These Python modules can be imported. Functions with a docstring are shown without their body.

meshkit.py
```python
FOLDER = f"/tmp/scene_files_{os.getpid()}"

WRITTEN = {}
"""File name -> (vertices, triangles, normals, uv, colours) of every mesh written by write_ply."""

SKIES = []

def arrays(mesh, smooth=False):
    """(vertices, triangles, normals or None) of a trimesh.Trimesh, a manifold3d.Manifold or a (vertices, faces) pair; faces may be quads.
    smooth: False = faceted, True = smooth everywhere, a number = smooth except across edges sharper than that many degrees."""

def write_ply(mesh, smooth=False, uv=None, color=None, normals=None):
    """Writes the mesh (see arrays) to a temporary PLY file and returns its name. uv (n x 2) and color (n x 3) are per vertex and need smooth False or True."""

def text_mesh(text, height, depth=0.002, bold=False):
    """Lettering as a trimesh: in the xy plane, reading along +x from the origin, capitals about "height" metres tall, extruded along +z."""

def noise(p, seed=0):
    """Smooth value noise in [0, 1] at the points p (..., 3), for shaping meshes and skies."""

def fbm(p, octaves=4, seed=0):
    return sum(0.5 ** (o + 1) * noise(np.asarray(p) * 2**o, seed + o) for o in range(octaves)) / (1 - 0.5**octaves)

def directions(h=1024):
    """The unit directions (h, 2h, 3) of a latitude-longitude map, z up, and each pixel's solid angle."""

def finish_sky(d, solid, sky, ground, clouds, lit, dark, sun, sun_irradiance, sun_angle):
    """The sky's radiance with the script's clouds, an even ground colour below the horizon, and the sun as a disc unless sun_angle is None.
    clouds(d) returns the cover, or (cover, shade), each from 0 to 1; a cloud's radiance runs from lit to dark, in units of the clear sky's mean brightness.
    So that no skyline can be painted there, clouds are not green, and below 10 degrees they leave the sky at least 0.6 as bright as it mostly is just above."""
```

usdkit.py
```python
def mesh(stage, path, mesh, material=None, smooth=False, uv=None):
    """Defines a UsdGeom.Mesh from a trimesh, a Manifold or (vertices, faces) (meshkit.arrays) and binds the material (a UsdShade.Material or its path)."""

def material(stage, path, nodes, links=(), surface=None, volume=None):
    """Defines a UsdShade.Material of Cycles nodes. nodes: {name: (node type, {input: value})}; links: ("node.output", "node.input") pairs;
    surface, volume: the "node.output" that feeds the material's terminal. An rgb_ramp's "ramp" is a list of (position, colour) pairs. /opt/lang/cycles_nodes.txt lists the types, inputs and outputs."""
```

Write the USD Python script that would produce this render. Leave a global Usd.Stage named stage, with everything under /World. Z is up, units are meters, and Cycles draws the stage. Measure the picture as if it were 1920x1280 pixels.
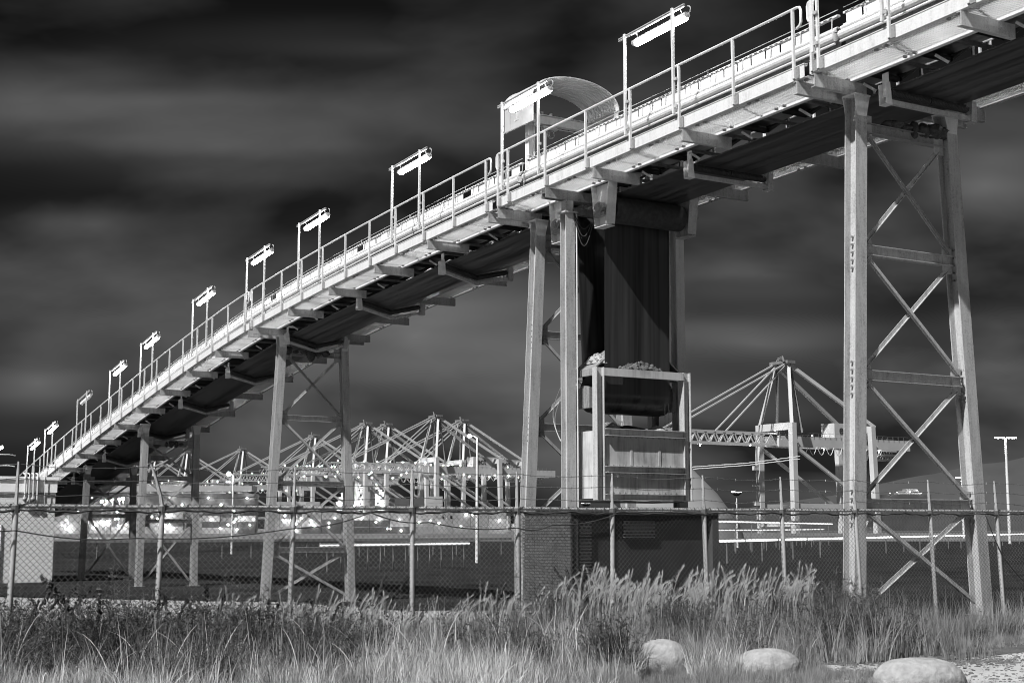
import math, random
import numpy as np
import trimesh
import usdkit, meshkit
from pxr import Gf, Sdf, Usd, UsdGeom, UsdLux, UsdShade, Vt

random.seed(7)
rng = np.random.default_rng(11)
stage = Usd.Stage.CreateInMemory()
UsdGeom.SetStageUpAxis(stage, "Z")
UsdGeom.Xform.Define(stage, "/World")
UsdGeom.Scope.Define(stage, "/World/Looks")

# ------------------------------------------------------------------ camera, sky, sun, exposure
CAM_H = 1.7
FPX, HORIZON = 2661.67, 989.9                       # focal length and horizon row, in pixels of the 1920 wide photograph
PITCH = math.atan((HORIZON - 640) / FPX)
cam = UsdGeom.Camera.Define(stage, "/World/camera")
cam.CreateHorizontalApertureAttr(36.0)
cam.CreateVerticalApertureAttr(24.0)
cam.CreateFocalLengthAttr(36.0 * FPX / 1920)
cam.CreateClippingRangeAttr(Gf.Vec2f(0.1, 20000))
cam.CreateExposureAttr(1.5)
cam.AddTranslateOp().Set(Gf.Vec3d(0, 0, CAM_H))
cam.AddRotateXOp().Set(90 + math.degrees(PITCH))

SUN_E, SUN_AZ = math.radians(47), math.atan2(-0.65, -0.76)     # low moon-like key from behind the camera, left
SUN = np.array([math.sin(SUN_AZ) * math.cos(SUN_E), math.cos(SUN_AZ) * math.cos(SUN_E), math.sin(SUN_E)])
SKY_STRENGTH, SUN_I = 0.0050, 0.80
sun = UsdLux.DistantLight.Define(stage, "/World/sun")
sun.CreateIntensityAttr(SUN_I)
sun.CreateNormalizeAttr(True)
sun.CreateAngleAttr(1.0)
sun.CreateColorAttr(Gf.Vec3f(1.0, 1.0, 1.0))
zx = SUN; xx = np.cross([0, 0, 1.0], zx); xx /= np.linalg.norm(xx); yx = np.cross(zx, xx)
m4 = np.eye(4); m4[0, :3], m4[1, :3], m4[2, :3] = xx, yx, zx
sun.AddTransformOp().Set(Gf.Matrix4d(*m4.ravel().tolist()))

# cloud banks as directions: x/y, z/y of the centre, half widths, weight; wind-drawn streaks break them up
BANKS = [(-0.262, 0.305, 0.235, 0.060, 0.95), (-0.16, 0.268, 0.16, 0.030, 0.45), (-0.345, 0.105, 0.11, 0.055, 0.60), (-0.07, 0.135, 0.17, 0.085, 0.66), (0.175, 0.178, 0.13, 0.028, 0.75),
         (0.165, 0.128, 0.17, 0.030, 0.70), (0.345, 0.245, 0.10, 0.090, 0.55), (0.10, 0.088, 0.16, 0.026, 0.45), (-0.10, 0.345, 0.16, 0.026, 0.30), (-0.30, 0.215, 0.10, 0.020, 0.30), (0.36, 0.13, 0.08, 0.04, 0.5)]
_n = {
    "tc": ("texture_coordinate", {}), "sep": ("separate_xyz", {}),
    "ya": ("math", {"math_type": "absolute"}), "ym": ("math", {"math_type": "maximum", "value2": 0.25}),
    "s": ("math", {"math_type": "divide"}), "t": ("math", {"math_type": "divide"}), "st": ("combine_xyz", {}),
    "mp": ("mapping", {"rotation": (0, 0, math.radians(-7)), "scale": (1.9, 17.0, 1.0), "location": (1.3, 0.4, 0)}),
    "nz": ("noise_texture", {"scale": 1.0, "detail": 2.5, "roughness": 0.4, "distortion": 0.0}),
    "mp2": ("mapping", {"rotation": (0, 0, math.radians(-11)), "scale": (5.0, 11.0, 1.0), "location": (4.3, 2.4, 0)}),
    "nz2": ("noise_texture", {"scale": 1.0, "detail": 5.0, "roughness": 0.45, "distortion": 0.2}),
    "wob": ("vector_math", {"math_type": "multiply_add", "vector2": (0.07, 0.014, 0), "vector3": (0, 0, 0)}),
    "stw": ("vector_math", {"math_type": "add"}), "cen": ("vector_math", {"math_type": "subtract", "vector2": (0.5, 0.5, 0.5)}),
    "st1": ("map_range", {"from_min": 0.28, "from_max": 0.72, "to_min": 0.05, "to_max": 1.25, "clamp": True}),
    "wd": ("map_range", {"from_min": 0.42, "from_max": 0.80, "to_min": 0.0, "to_max": 0.45, "clamp": True}),
    "prod": ("math", {"math_type": "multiply"}), "amt": ("math", {"math_type": "add"}),
    "sk": ("sky_texture", {"sky_type": "single_scattering", "sun_disc": False, "sun_elevation": SUN_E, "sun_rotation": SUN_AZ}),
    "bw": ("rgb_to_bw", {}),
    "dk": ("math", {"math_type": "multiply", "value2": 0.20}), "lt": ("math", {"math_type": "multiply", "value2": 3.7}),
    "cl": ("math", {"math_type": "multiply"}), "sum": ("math", {"math_type": "add"}),
    "bg": ("background_shader", {"strength": SKY_STRENGTH}),
}
_l = [("tc.generated", "sep.vector"), ("sep.y", "ya.value1"), ("ya.value", "ym.value1"), ("sep.x", "s.value1"), ("ym.value", "s.value2"), ("sep.z", "t.value1"), ("ym.value", "t.value2"),
      ("s.value", "st.x"), ("t.value", "st.y"), ("st.vector", "mp.vector"), ("mp.vector", "nz.vector"), ("st.vector", "mp2.vector"), ("mp2.vector", "nz2.vector"),
      ("nz2.color", "cen.vector1"), ("cen.vector", "wob.vector1"), ("wob.vector", "stw.vector2"), ("st.vector", "stw.vector1"),
      ("nz.fac", "st1.value"), ("nz2.fac", "wd.value"), ("sk.color", "bw.color"), ("bw.val", "dk.value1"), ("bw.val", "lt.value1")]
_last = None
for _k, (_cx, _cz, _rx, _rz, _w) in enumerate(BANKS):
    _n[f"m{_k}"] = ("mapping", {"scale": (1 / _rx / 1.35, 1 / _rz / 1.35, 0.0), "location": (-_cx / _rx / 1.35, -_cz / _rz / 1.35, 0.0)})
    _n[f"g{_k}"] = ("gradient_texture", {"gradient_type": "quadratic_sphere"})
    _n[f"a{_k}"] = ("math", {"math_type": "multiply_add", "value2": _w, "value3": 0.0})
    _l += [("stw.vector", f"m{_k}.vector"), (f"m{_k}.vector", f"g{_k}.vector"), (f"g{_k}.fac", f"a{_k}.value1")]
    if _last:
        _l.append((_last, f"a{_k}.value3"))
    _last = f"a{_k}.value"
_l += [(_last, "prod.value1"), ("st1.result", "prod.value2"), ("prod.value", "amt.value1"), ("wd.result", "amt.value2"),
       ("amt.value", "cl.value1"), ("lt.value", "cl.value2"), ("cl.value", "sum.value1"), ("dk.value", "sum.value2"), ("sum.value", "bg.color")]
sky_mat = usdkit.material(stage, "/World/Looks/sky", _n, _l, surface="bg.background")
dome = UsdLux.DomeLight.Define(stage, "/World/sky")
dome.CreateIntensityAttr(1.0)
UsdShade.MaterialBindingAPI.Apply(dome.GetPrim()).Bind(sky_mat)
dome.GetPrim().SetCustomDataByKey("kind", "structure")

# ------------------------------------------------------------------ materials (neutral greys: the photograph is black and white)
def g(x):
    return (x, x, x)

def mat(name, base, var=0.25, scale=4.0, rough=0.6, metal=0.0, spec=0.5, bump=0.0, bscale=40.0, stretch=(1, 1, 1), detail=5.0, contrast=(0.3, 0.7)):
    """Plain surface with mottled colour, read in world space."""
    nodes = {
        "geo": ("geometry", {}), "mp": ("mapping", {"scale": stretch}),
        "nz": ("noise_texture", {"scale": scale, "detail": detail, "roughness": 0.6}),
        "rr": ("rgb_ramp", {"ramp": [(contrast[0], g(base * (1 - var))), (contrast[1], g(min(0.9, base * (1 + var))))]}),
        "p": ("principled_bsdf", {"roughness": rough, "metallic": metal, "specular_ior_level": spec}),
    }
    links = [("geo.position", "mp.vector"), ("mp.vector", "nz.vector"), ("nz.fac", "rr.fac"), ("rr.color", "p.base_color")]
    if bump:
        nodes["nb"] = ("noise_texture", {"scale": bscale, "detail": 4.0})
        nodes["b"] = ("bump", {"strength": 0.6, "distance": bump})
        links += [("geo.position", "nb.vector"), ("nb.fac", "b.height"), ("b.normal", "p.normal")]
    return usdkit.material(stage, "/World/Looks/" + name, nodes, links, surface="p.BSDF")

def galvanised(name, base, streak=0.35):
    return usdkit.material(stage, "/World/Looks/" + name, {
        "geo": ("geometry", {}), "mp": ("mapping", {"scale": (6, 6, 0.7)}),
        "nz": ("noise_texture", {"scale": 1.6, "detail": 5.0, "roughness": 0.65}),
        "vo": ("voronoi_texture", {"scale": 38.0}),
        "bwv": ("rgb_to_bw", {}),
        "add": ("math", {"math_type": "multiply_add", "value2": 0.30, "value3": -0.12}),
        "sum": ("math", {"math_type": "add"}),
        "rr": ("rgb_ramp", {"ramp": [(0.2, g(base * (1 - streak))), (0.5, g(base)), (0.8, g(min(0.85, base * (1 + streak * 0.5))))]}),
        "p": ("principled_bsdf", {"roughness": 0.46, "metallic": 0.12, "specular_ior_level": 0.5}),
    }, [("geo.position", "mp.vector"), ("mp.vector", "nz.vector"), ("geo.position", "vo.vector"), ("vo.color", "bwv.color"), ("bwv.val", "add.value1"),
        ("nz.fac", "sum.value1"), ("add.value", "sum.value2"), ("sum.value", "rr.fac"), ("rr.color", "p.base_color")], surface="p.BSDF")

def emit(name, strength):
    return usdkit.material(stage, "/World/Looks/" + name, {"e": ("emission", {"color": (1, 1, 1), "strength": strength})}, surface="e.emission")

def leafy(name, base, var, trans=0.35, rough=0.6):
    """Blades: diffuse with some light through, each copy a little different."""
    return usdkit.material(stage, "/World/Looks/" + name, {
        "oi": ("object_info", {}), "geo": ("geometry", {}),
        "mul": ("math", {"math_type": "multiply_add", "value2": 0.55, "value3": 0.0}),
        "isl": ("math", {"math_type": "multiply_add", "value2": 0.45}),
        "rr": ("rgb_ramp", {"ramp": [(0.0, g(base * (1 - var))), (0.6, g(base)), (1.0, g(base * (1 + var)))]}),
        "p": ("principled_bsdf", {"roughness": rough, "specular_ior_level": 0.25}),
        "t": ("translucent_bsdf", {}), "m": ("mix_closure", {"fac": trans}),
    }, [("oi.random", "mul.value1"), ("geo.random_per_island", "isl.value1"), ("mul.value", "isl.value3"), ("isl.value", "rr.fac"),
        ("rr.color", "p.base_color"), ("rr.color", "t.color"), ("p.BSDF", "m.closure1"), ("t.BSDF", "m.closure2")], surface="m.closure")

YAW = math.radians(59.1872582)                       # the conveyor runs along D (uphill, to the right and towards the camera); N points across it, away
D = np.array([math.cos(YAW), -math.sin(YAW), 0.0])
N = np.array([math.sin(YAW), math.cos(YAW), 0.0])
ORIGIN = np.array([-0.10695, 35.68393, 0.0])

grate_mat = usdkit.material(stage, "/World/Looks/steel_grating", {
    "geo": ("geometry", {}), "mp": ("mapping", {"rotation": (0, 0, YAW)}),
    "sp": ("separate_xyz", {}),
    "mu": ("math", {"math_type": "multiply", "value2": 15.0}), "fu": ("math", {"math_type": "fraction"}), "gu": ("math", {"math_type": "greater_than", "value2": 0.42}),
    "mv": ("math", {"math_type": "multiply", "value2": 15.0}), "fv": ("math", {"math_type": "fraction"}), "gv": ("math", {"math_type": "greater_than", "value2": 0.35}),
    "hole": ("math", {"math_type": "multiply"}), "soft": ("math", {"math_type": "multiply", "value2": 0.75}),
    "nz": ("noise_texture", {"scale": 1.3, "detail": 4.0}),
    "rr": ("rgb_ramp", {"ramp": [(0.25, g(0.40)), (0.75, g(0.62))]}),
    "d": ("diffuse_bsdf", {}), "t": ("translucent_bsdf", {}), "a": ("mix_closure", {"fac": 0.62}),
    "tr": ("transparent_bsdf", {}), "m": ("mix_closure", {}),
}, [("geo.position", "mp.vector"), ("mp.vector", "sp.vector"), ("sp.x", "mu.value1"), ("mu.value", "fu.value1"), ("fu.value", "gu.value1"),
    ("sp.y", "mv.value1"), ("mv.value", "fv.value1"), ("fv.value", "gv.value1"), ("gu.value", "hole.value1"), ("gv.value", "hole.value2"), ("hole.value", "soft.value1"),
    ("geo.position", "nz.vector"), ("nz.fac", "rr.fac"), ("rr.color", "d.color"), ("rr.color", "t.color"),
    ("d.BSDF", "a.closure1"), ("t.BSDF", "a.closure2"), ("soft.value", "m.fac"), ("a.closure", "m.closure1"), ("tr.BSDF", "m.closure2")], surface="m.closure")

belt_mat = usdkit.material(stage, "/World/Looks/belt_rubber", {
    "geo": ("geometry", {}), "rot": ("mapping", {"rotation": (0, 0, YAW)}), "mp": ("mapping", {"scale": (0.12, 5.0, 1.2)}),
    "nz": ("noise_texture", {"scale": 1.6, "detail": 4.0, "roughness": 0.6}),
    "rr": ("rgb_ramp", {"ramp": [(0.35, g(0.012)), (0.7, g(0.075))]}), "r2": ("rgb_ramp", {"ramp": [(0.3, g(0.30)), (0.7, g(0.55))]}),
    "p": ("principled_bsdf", {"specular_ior_level": 0.45}),
}, [("geo.position", "rot.vector"), ("rot.vector", "mp.vector"), ("mp.vector", "nz.vector"), ("nz.fac", "rr.fac"), ("nz.fac", "r2.fac"), ("rr.color", "p.base_color"), ("r2.color", "p.roughness")], surface="p.BSDF")

belt_v_mat = usdkit.material(stage, "/World/Looks/hanging_belt_rubber", {
    "geo": ("geometry", {}), "mp": ("mapping", {"scale": (4.0, 4.0, 0.06)}),
    "nz": ("noise_texture", {"scale": 1.6, "detail": 3.0, "roughness": 0.55}),
    "rr": ("rgb_ramp", {"ramp": [(0.3, g(0.010)), (0.75, g(0.034))]}), "r2": ("rgb_ramp", {"ramp": [(0.3, g(0.26)), (0.7, g(0.45))]}),
    "p": ("principled_bsdf", {"specular_ior_level": 0.45}),
}, [("geo.position", "mp.vector"), ("mp.vector", "nz.vector"), ("nz.fac", "rr.fac"), ("nz.fac", "r2.fac"), ("rr.color", "p.base_color"), ("r2.color", "p.roughness")], surface="p.BSDF")
stained_mat = usdkit.material(stage, "/World/Looks/stained_plate", {
    "geo": ("geometry", {}), "mp": ("mapping", {"scale": (7, 7, 0.55)}), "nz": ("noise_texture", {"scale": 1.4, "detail": 6.0, "roughness": 0.65}),
    "n2": ("noise_texture", {"scale": 1.1, "detail": 5.0, "roughness": 0.6}), "mul": ("math", {"math_type": "multiply"}),
    "rr": ("rgb_ramp", {"ramp": [(0.08, g(0.05)), (0.16, g(0.24)), (0.25, g(0.36)), (0.6, g(0.50))]}),
    "p": ("principled_bsdf", {"roughness": 0.7, "metallic": 0.0, "specular_ior_level": 0.3}),
}, [("geo.position", "mp.vector"), ("mp.vector", "nz.vector"), ("geo.position", "n2.vector"), ("nz.fac", "mul.value1"), ("n2.fac", "mul.value2"), ("mul.value", "rr.fac"), ("rr.color", "p.base_color")], surface="p.BSDF")

M = {
    "galv": galvanised("galvanised_steel", 0.33, 0.5), "galv_b": galvanised("galvanised_bright", 0.50, 0.25), "galv_d": galvanised("galvanised_dirty", 0.20, 0.55),
    "grate": grate_mat, "belt": belt_mat, "belt_v": belt_v_mat, "stained": stained_mat,
    "white_s": mat("station_white", 0.82, 0.06, 0.8, 0.6), "white": mat("white_paint", 0.62, 0.12, 1.5, 0.5), "cover": mat("cover_sheet", 0.40, 0.15, 1.2, 0.45, 0.2),
    "black": mat("black_grime", 0.022, 0.5, 9, 0.8, bump=0.01), "coal": mat("coal_spill", 0.035, 0.7, 14, 0.85, bump=0.03, bscale=24),
    "gritty": mat("gritty_spill", 0.085, 0.5, 12, 0.9, bump=0.02, bscale=30), "dust": mat("pale_dust", 0.24, 0.3, 9, 0.9, bump=0.02, bscale=30),
    "brick": mat("brick_tone", 0.042, 0.25, 5, 0.85, bump=0.004), "brick2": mat("brick_pale_tone", 0.049, 0.25, 5, 0.85, bump=0.004), "brick3": mat("brick_dark_tone", 0.034, 0.25, 5, 0.85, bump=0.004),
    "mortar": mat("mortar", 0.022, 0.3, 20, 0.95), "shed": mat("shed_cladding", 0.018, 0.3, 2, 0.6),
    "asphalt": mat("asphalt", 0.016, 0.6, 0.35, 0.95, spec=0.05, bump=0.02, bscale=6), "port": mat("port_apron", 0.10, 0.4, 0.03, 0.8),
    "crane": mat("crane_paint", 0.36, 0.12, 0.12, 0.5), "crane_d": mat("crane_dark_parts", 0.12, 0.3, 0.5, 0.6),
    "ink": mat("lettering_paint", 0.03, 0.1, 1, 0.6),
    "cont_a": mat("container_grey", 0.14, 0.2, 0.3, 0.55), "cont_b": mat("container_dark", 0.035, 0.2, 0.3, 0.55), "cont_c": mat("container_pale", 0.20, 0.15, 0.3, 0.55),
    "hull": mat("ship_hull", 0.035, 0.3, 0.05, 0.5), "pane": mat("dark_window", 0.02, 0.1, 1, 0.12),
    "wire": mat("fence_wire", 0.10, 0.5, 3, 0.4, 0.3), "post": galvanised("fence_pipe", 0.30, 0.45), "rusty": mat("rusty_wire", 0.06, 0.4, 8, 0.8),
    "stone": mat("boulder_stone", 0.21, 0.26, 9.0, 0.95, bump=0.03, bscale=18), "pebble": mat("pebble_stone", 0.07, 0.7, 9, 0.9), "hill": mat("dark_sky_tone", 0.028, 0.3, 0.01, 0.95),
    "heap": mat("pale_heap", 0.15, 0.15, 0.05, 0.95), "rail": mat("guard_rail_zinc", 0.72, 0.1, 0.5, 0.4, 0.2),
    "blade_l": leafy("dry_grass_blade", 0.70, 0.55), "blade_m": leafy("grass_blade", 0.33, 0.68), "blade_d": leafy("scrub_blade", 0.12, 0.8, 0.3), "plume": leafy("grass_plume", 0.66, 0.2, 0.5, 0.8),
    "weed": leafy("dead_weed", 0.035, 0.6, 0.1),
    "tube": emit("lamp_tube_light", 18.0), "flood": emit("flood_light", 200.0), "spark": emit("yard_light", 60.0), "street": emit("street_light", 60.0), "trail_glow": emit("trail_light", 0.9), "window": emit("lit_window", 2.2),  # the strip emission imitates vehicle light trails
}
def ground_mat(name, a, b, c, scale, detail_scale, bump):
    return usdkit.material(stage, "/World/Looks/" + name, {
        "geo": ("geometry", {}), "n1": ("noise_texture", {"scale": scale, "detail": 5.0, "roughness": 0.6}), "n2": ("noise_texture", {"scale": detail_scale, "detail": 4.0, "roughness": 0.7}),
        "mix": ("math", {"math_type": "multiply_add", "value2": 0.45}), "h": ("math", {"math_type": "multiply", "value2": 0.55}),
        "rr": ("rgb_ramp", {"ramp": [(0.28, g(a)), (0.5, g(b)), (0.72, g(c))]}),
        "b": ("bump", {"strength": 0.8, "distance": bump}), "p": ("principled_bsdf", {"roughness": 0.95, "specular_ior_level": 0.2}),
    }, [("geo.position", "n1.vector"), ("geo.position", "n2.vector"), ("n1.fac", "h.value1"), ("n2.fac", "mix.value1"), ("h.value", "mix.value3"), ("mix.value", "rr.fac"), ("rr.color", "p.base_color"),
        ("n2.fac", "b.height"), ("b.normal", "p.normal")], surface="p.BSDF")
M["ground"] = ground_mat("sandy_soil", 0.10, 0.22, 0.36, 0.45, 18.0, 0.03)
M["path"] = ground_mat("pale_gravel", 0.19, 0.30, 0.42, 1.1, 26.0, 0.02)
M["mud"] = ground_mat("wet_mud", 0.035, 0.06, 0.11, 0.9, 20.0, 0.02)

# ------------------------------------------------------------------ scene helpers
USED = {}
def numbered(parent, name):
    k = (parent, name)
    USED[k] = USED.get(k, -1) + 1
    return name if USED[k] == 0 else f"{name}_{USED[k]:03d}"

class MB:
    """Collects shapes into one mesh."""
    def __init__(self):
        self.v, self.f, self.n = [], [], 0
    def add(self, v, f):
        v, f = np.asarray(v, float), np.asarray(f, int)
        if f.shape[1] == 4:
            f = np.vstack([f[:, [0, 1, 2]], f[:, [0, 2, 3]]])
        self.v.append(v); self.f.append(f + self.n); self.n += len(v)
        return self
    def bar(self, p, q, w, h, up=(0, 0, 1)):
        p, q, up = np.asarray(p, float), np.asarray(q, float), np.asarray(up, float)
        a = q - p; a = a / np.linalg.norm(a)
        s = np.cross(a, up)
        if np.linalg.norm(s) < 1e-6:
            s = np.cross(a, [1.0, 0, 0])
        s /= np.linalg.norm(s); t = np.cross(s, a)
        c = [(-1, -1), (1, -1), (1, 1), (-1, 1)]
        v = [e + s * i * w / 2 + t * j * h / 2 for e in (p, q) for i, j in c]
        return self.add(v, [[0, 3, 2, 1], [4, 5, 6, 7], [0, 1, 5, 4], [1, 2, 6, 5], [2, 3, 7, 6], [3, 0, 4, 7]])
    def box(self, c, ex, ey, ez):
        """Box with centre c and full edge vectors."""
        c, ex, ey, ez = (np.asarray(x, float) for x in (c, ex, ey, ez))
        v = [c + (i * ex + j * ey + k * ez) / 2 for k in (-1, 1) for i, j in ((-1, -1), (1, -1), (1, 1), (-1, 1))]
        return self.add(v, [[0, 3, 2, 1], [4, 5, 6, 7], [0, 1, 5, 4], [1, 2, 6, 5], [2, 3, 7, 6], [3, 0, 4, 7]])
    def tube(self, pts, r, n=8, caps=True):
        pts = np.asarray(pts, float)
        t = np.gradient(pts, axis=0); t /= np.linalg.norm(t, axis=1, keepdims=True) + 1e-12
        ref = np.array([0, 0, 1.0]) if abs(t[:, 2]).max() < 0.95 else np.array([0.83, 0.55, 0.07])
        a = np.cross(t, ref); a /= np.linalg.norm(a, axis=1, keepdims=True) + 1e-12
        b = np.cross(t, a)
        r = np.broadcast_to(r, (len(pts),))
        ang = np.arange(n) * 2 * math.pi / n
        v = pts[:, None] + r[:, None, None] * (np.cos(ang)[None, :, None] * a[:, None] + np.sin(ang)[None, :, None] * b[:, None])
        f = [[i * n + j, i * n + (j + 1) % n, (i + 1) * n + (j + 1) % n, (i + 1) * n + j] for i in range(len(pts) - 1) for j in range(n)]
        self.add(v.reshape(-1, 3), f)
        if caps:
            for ring in (0, len(pts) - 1):
                self.add(v[ring], [[0, j, j + 1] for j in range(1, n - 1)])
        return self
    def hsec(self, p, q, depth_dir, b, h, tf=0.022, tw=0.016):
        """H section from p to q: flanges (width b) face +-depth_dir, depth h."""
        p, q = np.asarray(p, float), np.asarray(q, float)
        a = (q - p) / np.linalg.norm(q - p)
        dd = np.asarray(depth_dir, float); dd = dd - a * dd.dot(a); dd /= np.linalg.norm(dd)
        ss = np.cross(a, dd)
        for s in (-1, 1):
            self.box((p + q) / 2 + dd * s * (h - tf) / 2, q - p, ss * b, dd * tf)
        self.box((p + q) / 2, q - p, ss * tw, dd * (h - 2 * tf))
        return self
    def poly(self, pts, thick):
        """Flat convex polygon given by points, thickened along its normal."""
        p = np.asarray(pts, float); nrm = np.cross(p[1] - p[0], p[2] - p[0]); nrm = nrm / np.linalg.norm(nrm) * thick / 2
        k = len(p)
        f = [[0, i, i + 1] for i in range(1, k - 1)] + [[k, k + i + 1, k + i] for i in range(1, k - 1)]
        for i in range(k):
            j = (i + 1) % k
            f += [[i, k + i, k + j], [i, k + j, j]]
        return self.add(np.vstack([p + nrm, p - nrm]), f)
    def mesh(self, m):
        return self.add(np.array(m.vertices), np.array(m.faces))
    def arrays(self):
        return np.vstack(self.v), np.vstack(self.f)

LOC = {}
def thing(name, label, cat, loc=(0, 0, 0), rz=0.0, group=None, kind=None):
    path = "/World/" + numbered("/World", name)
    x = UsdGeom.Xform.Define(stage, path)
    x.AddTranslateOp().Set(Gf.Vec3d(*map(float, loc)))
    if rz:
        x.AddRotateZOp().Set(math.degrees(rz))
    LOC[path] = np.asarray(loc, float)
    tag(x.GetPrim(), label, cat, group, kind)
    return path

def tag(prim, label=None, cat=None, group=None, kind=None):
    for k, v in (("label", label), ("category", cat), ("group", group), ("kind", kind)):
        if v:
            prim.SetCustomDataByKey(k, v)
    return prim

def part(name, mb, material, parent, local=False, smooth=False, label=None, kind=None):
    """One mesh under a thing (or a part). Points are in the world unless local."""
    v, f = mb.arrays() if isinstance(mb, MB) else (np.array(mb.vertices), np.array(mb.faces))
    path = parent + "/" + numbered(parent, name)
    root = "/".join(path.split("/")[:3])
    if not local:
        v = v - LOC[root]
    m = usdkit.mesh(stage, path, (v, f), M[material] if isinstance(material, str) else material, smooth=smooth)
    tag(m.GetPrim(), label=label, kind=kind)
    return path

def single(name, mb, material, label, cat, group=None, kind=None, smooth=False):
    v, f = mb.arrays() if isinstance(mb, MB) else (np.array(mb.vertices), np.array(mb.faces))
    path = "/World/" + numbered("/World", name)
    loc = np.array([v[:, 0].mean(), v[:, 1].mean(), v[:, 2].min()])
    m = usdkit.mesh(stage, path, (v - loc, f), M[material] if isinstance(material, str) else material, smooth=smooth)
    UsdGeom.Xformable(m).AddTranslateOp().Set(Gf.Vec3d(*loc.tolist()))
    LOC[path] = loc
    tag(m.GetPrim(), label, cat, group, kind)
    return path

def copy_of(src, loc, rz, label, group=None, scale=1.0):
    was = stage.GetPrimAtPath(src).GetCustomData()
    path = "/World/" + numbered("/World", src.split("/")[-1].rstrip("0123456789").rstrip("_"))
    x = UsdGeom.Xform.Define(stage, path)
    x.GetPrim().GetReferences().AddInternalReference(src)
    x.GetPrim().SetInstanceable(True)
    x.ClearXformOpOrder()
    x.GetPrim().RemoveProperty("xformOp:translate")
    T = np.eye(4); c, s = math.cos(rz), math.sin(rz)
    T[0, :3], T[1, :3], T[2, :3], T[3, :3] = np.array([c, s, 0]) * scale, np.array([-s, c, 0]) * scale, np.array([0, 0, 1.0]) * scale, loc
    x.AddTransformOp().Set(Gf.Matrix4d(*T.ravel().tolist()))
    tag(x.GetPrim(), label, was["category"], group or was.get("group"))
    return path

def structure(name, mb, material, parent=None):
    v, f = mb.arrays() if isinstance(mb, MB) else mb
    path = "/World/" + name
    m = usdkit.mesh(stage, path, (v, f), M[material])
    tag(m.GetPrim(), kind="structure")
    return path

def at(x, y, Y):
    """The point at ground distance Y that the photograph shows at pixel (x, y)."""
    a, b = (x - 960) / FPX, -(y - 640) / FPX
    r = np.array([a, math.cos(PITCH) - b * math.sin(PITCH), math.sin(PITCH) + b * math.cos(PITCH)])
    return np.array([0, 0, CAM_H]) + r * Y / r[1]

def cw(u, v, z):
    return ORIGIN + D * u + N * v + np.array([0, 0, z])

def sphere(c, r, sub=1):
    s = trimesh.creation.icosphere(sub, r); s.apply_translation(c); return s

# rail-top height along the conveyor
KN = np.array([-64, -60, -53.1, -45, -36, -27, -18.9, -9, 0, 5.4, 11.7, 18, 34.0])
KZ = np.array([3.45, 4.20, 5.42, 6.73, 8.11, 9.41, 10.36, 11.03, 11.39, 11.53, 11.66, 11.83, 12.27])
from scipy.interpolate import PchipInterpolator
_pr = PchipInterpolator(KN, KZ)
def prof(u):
    return _pr(u)
def cp_(u, v, dz):
    return cw(u, v, float(prof(u)) + dz)

cp = cp_

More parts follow.
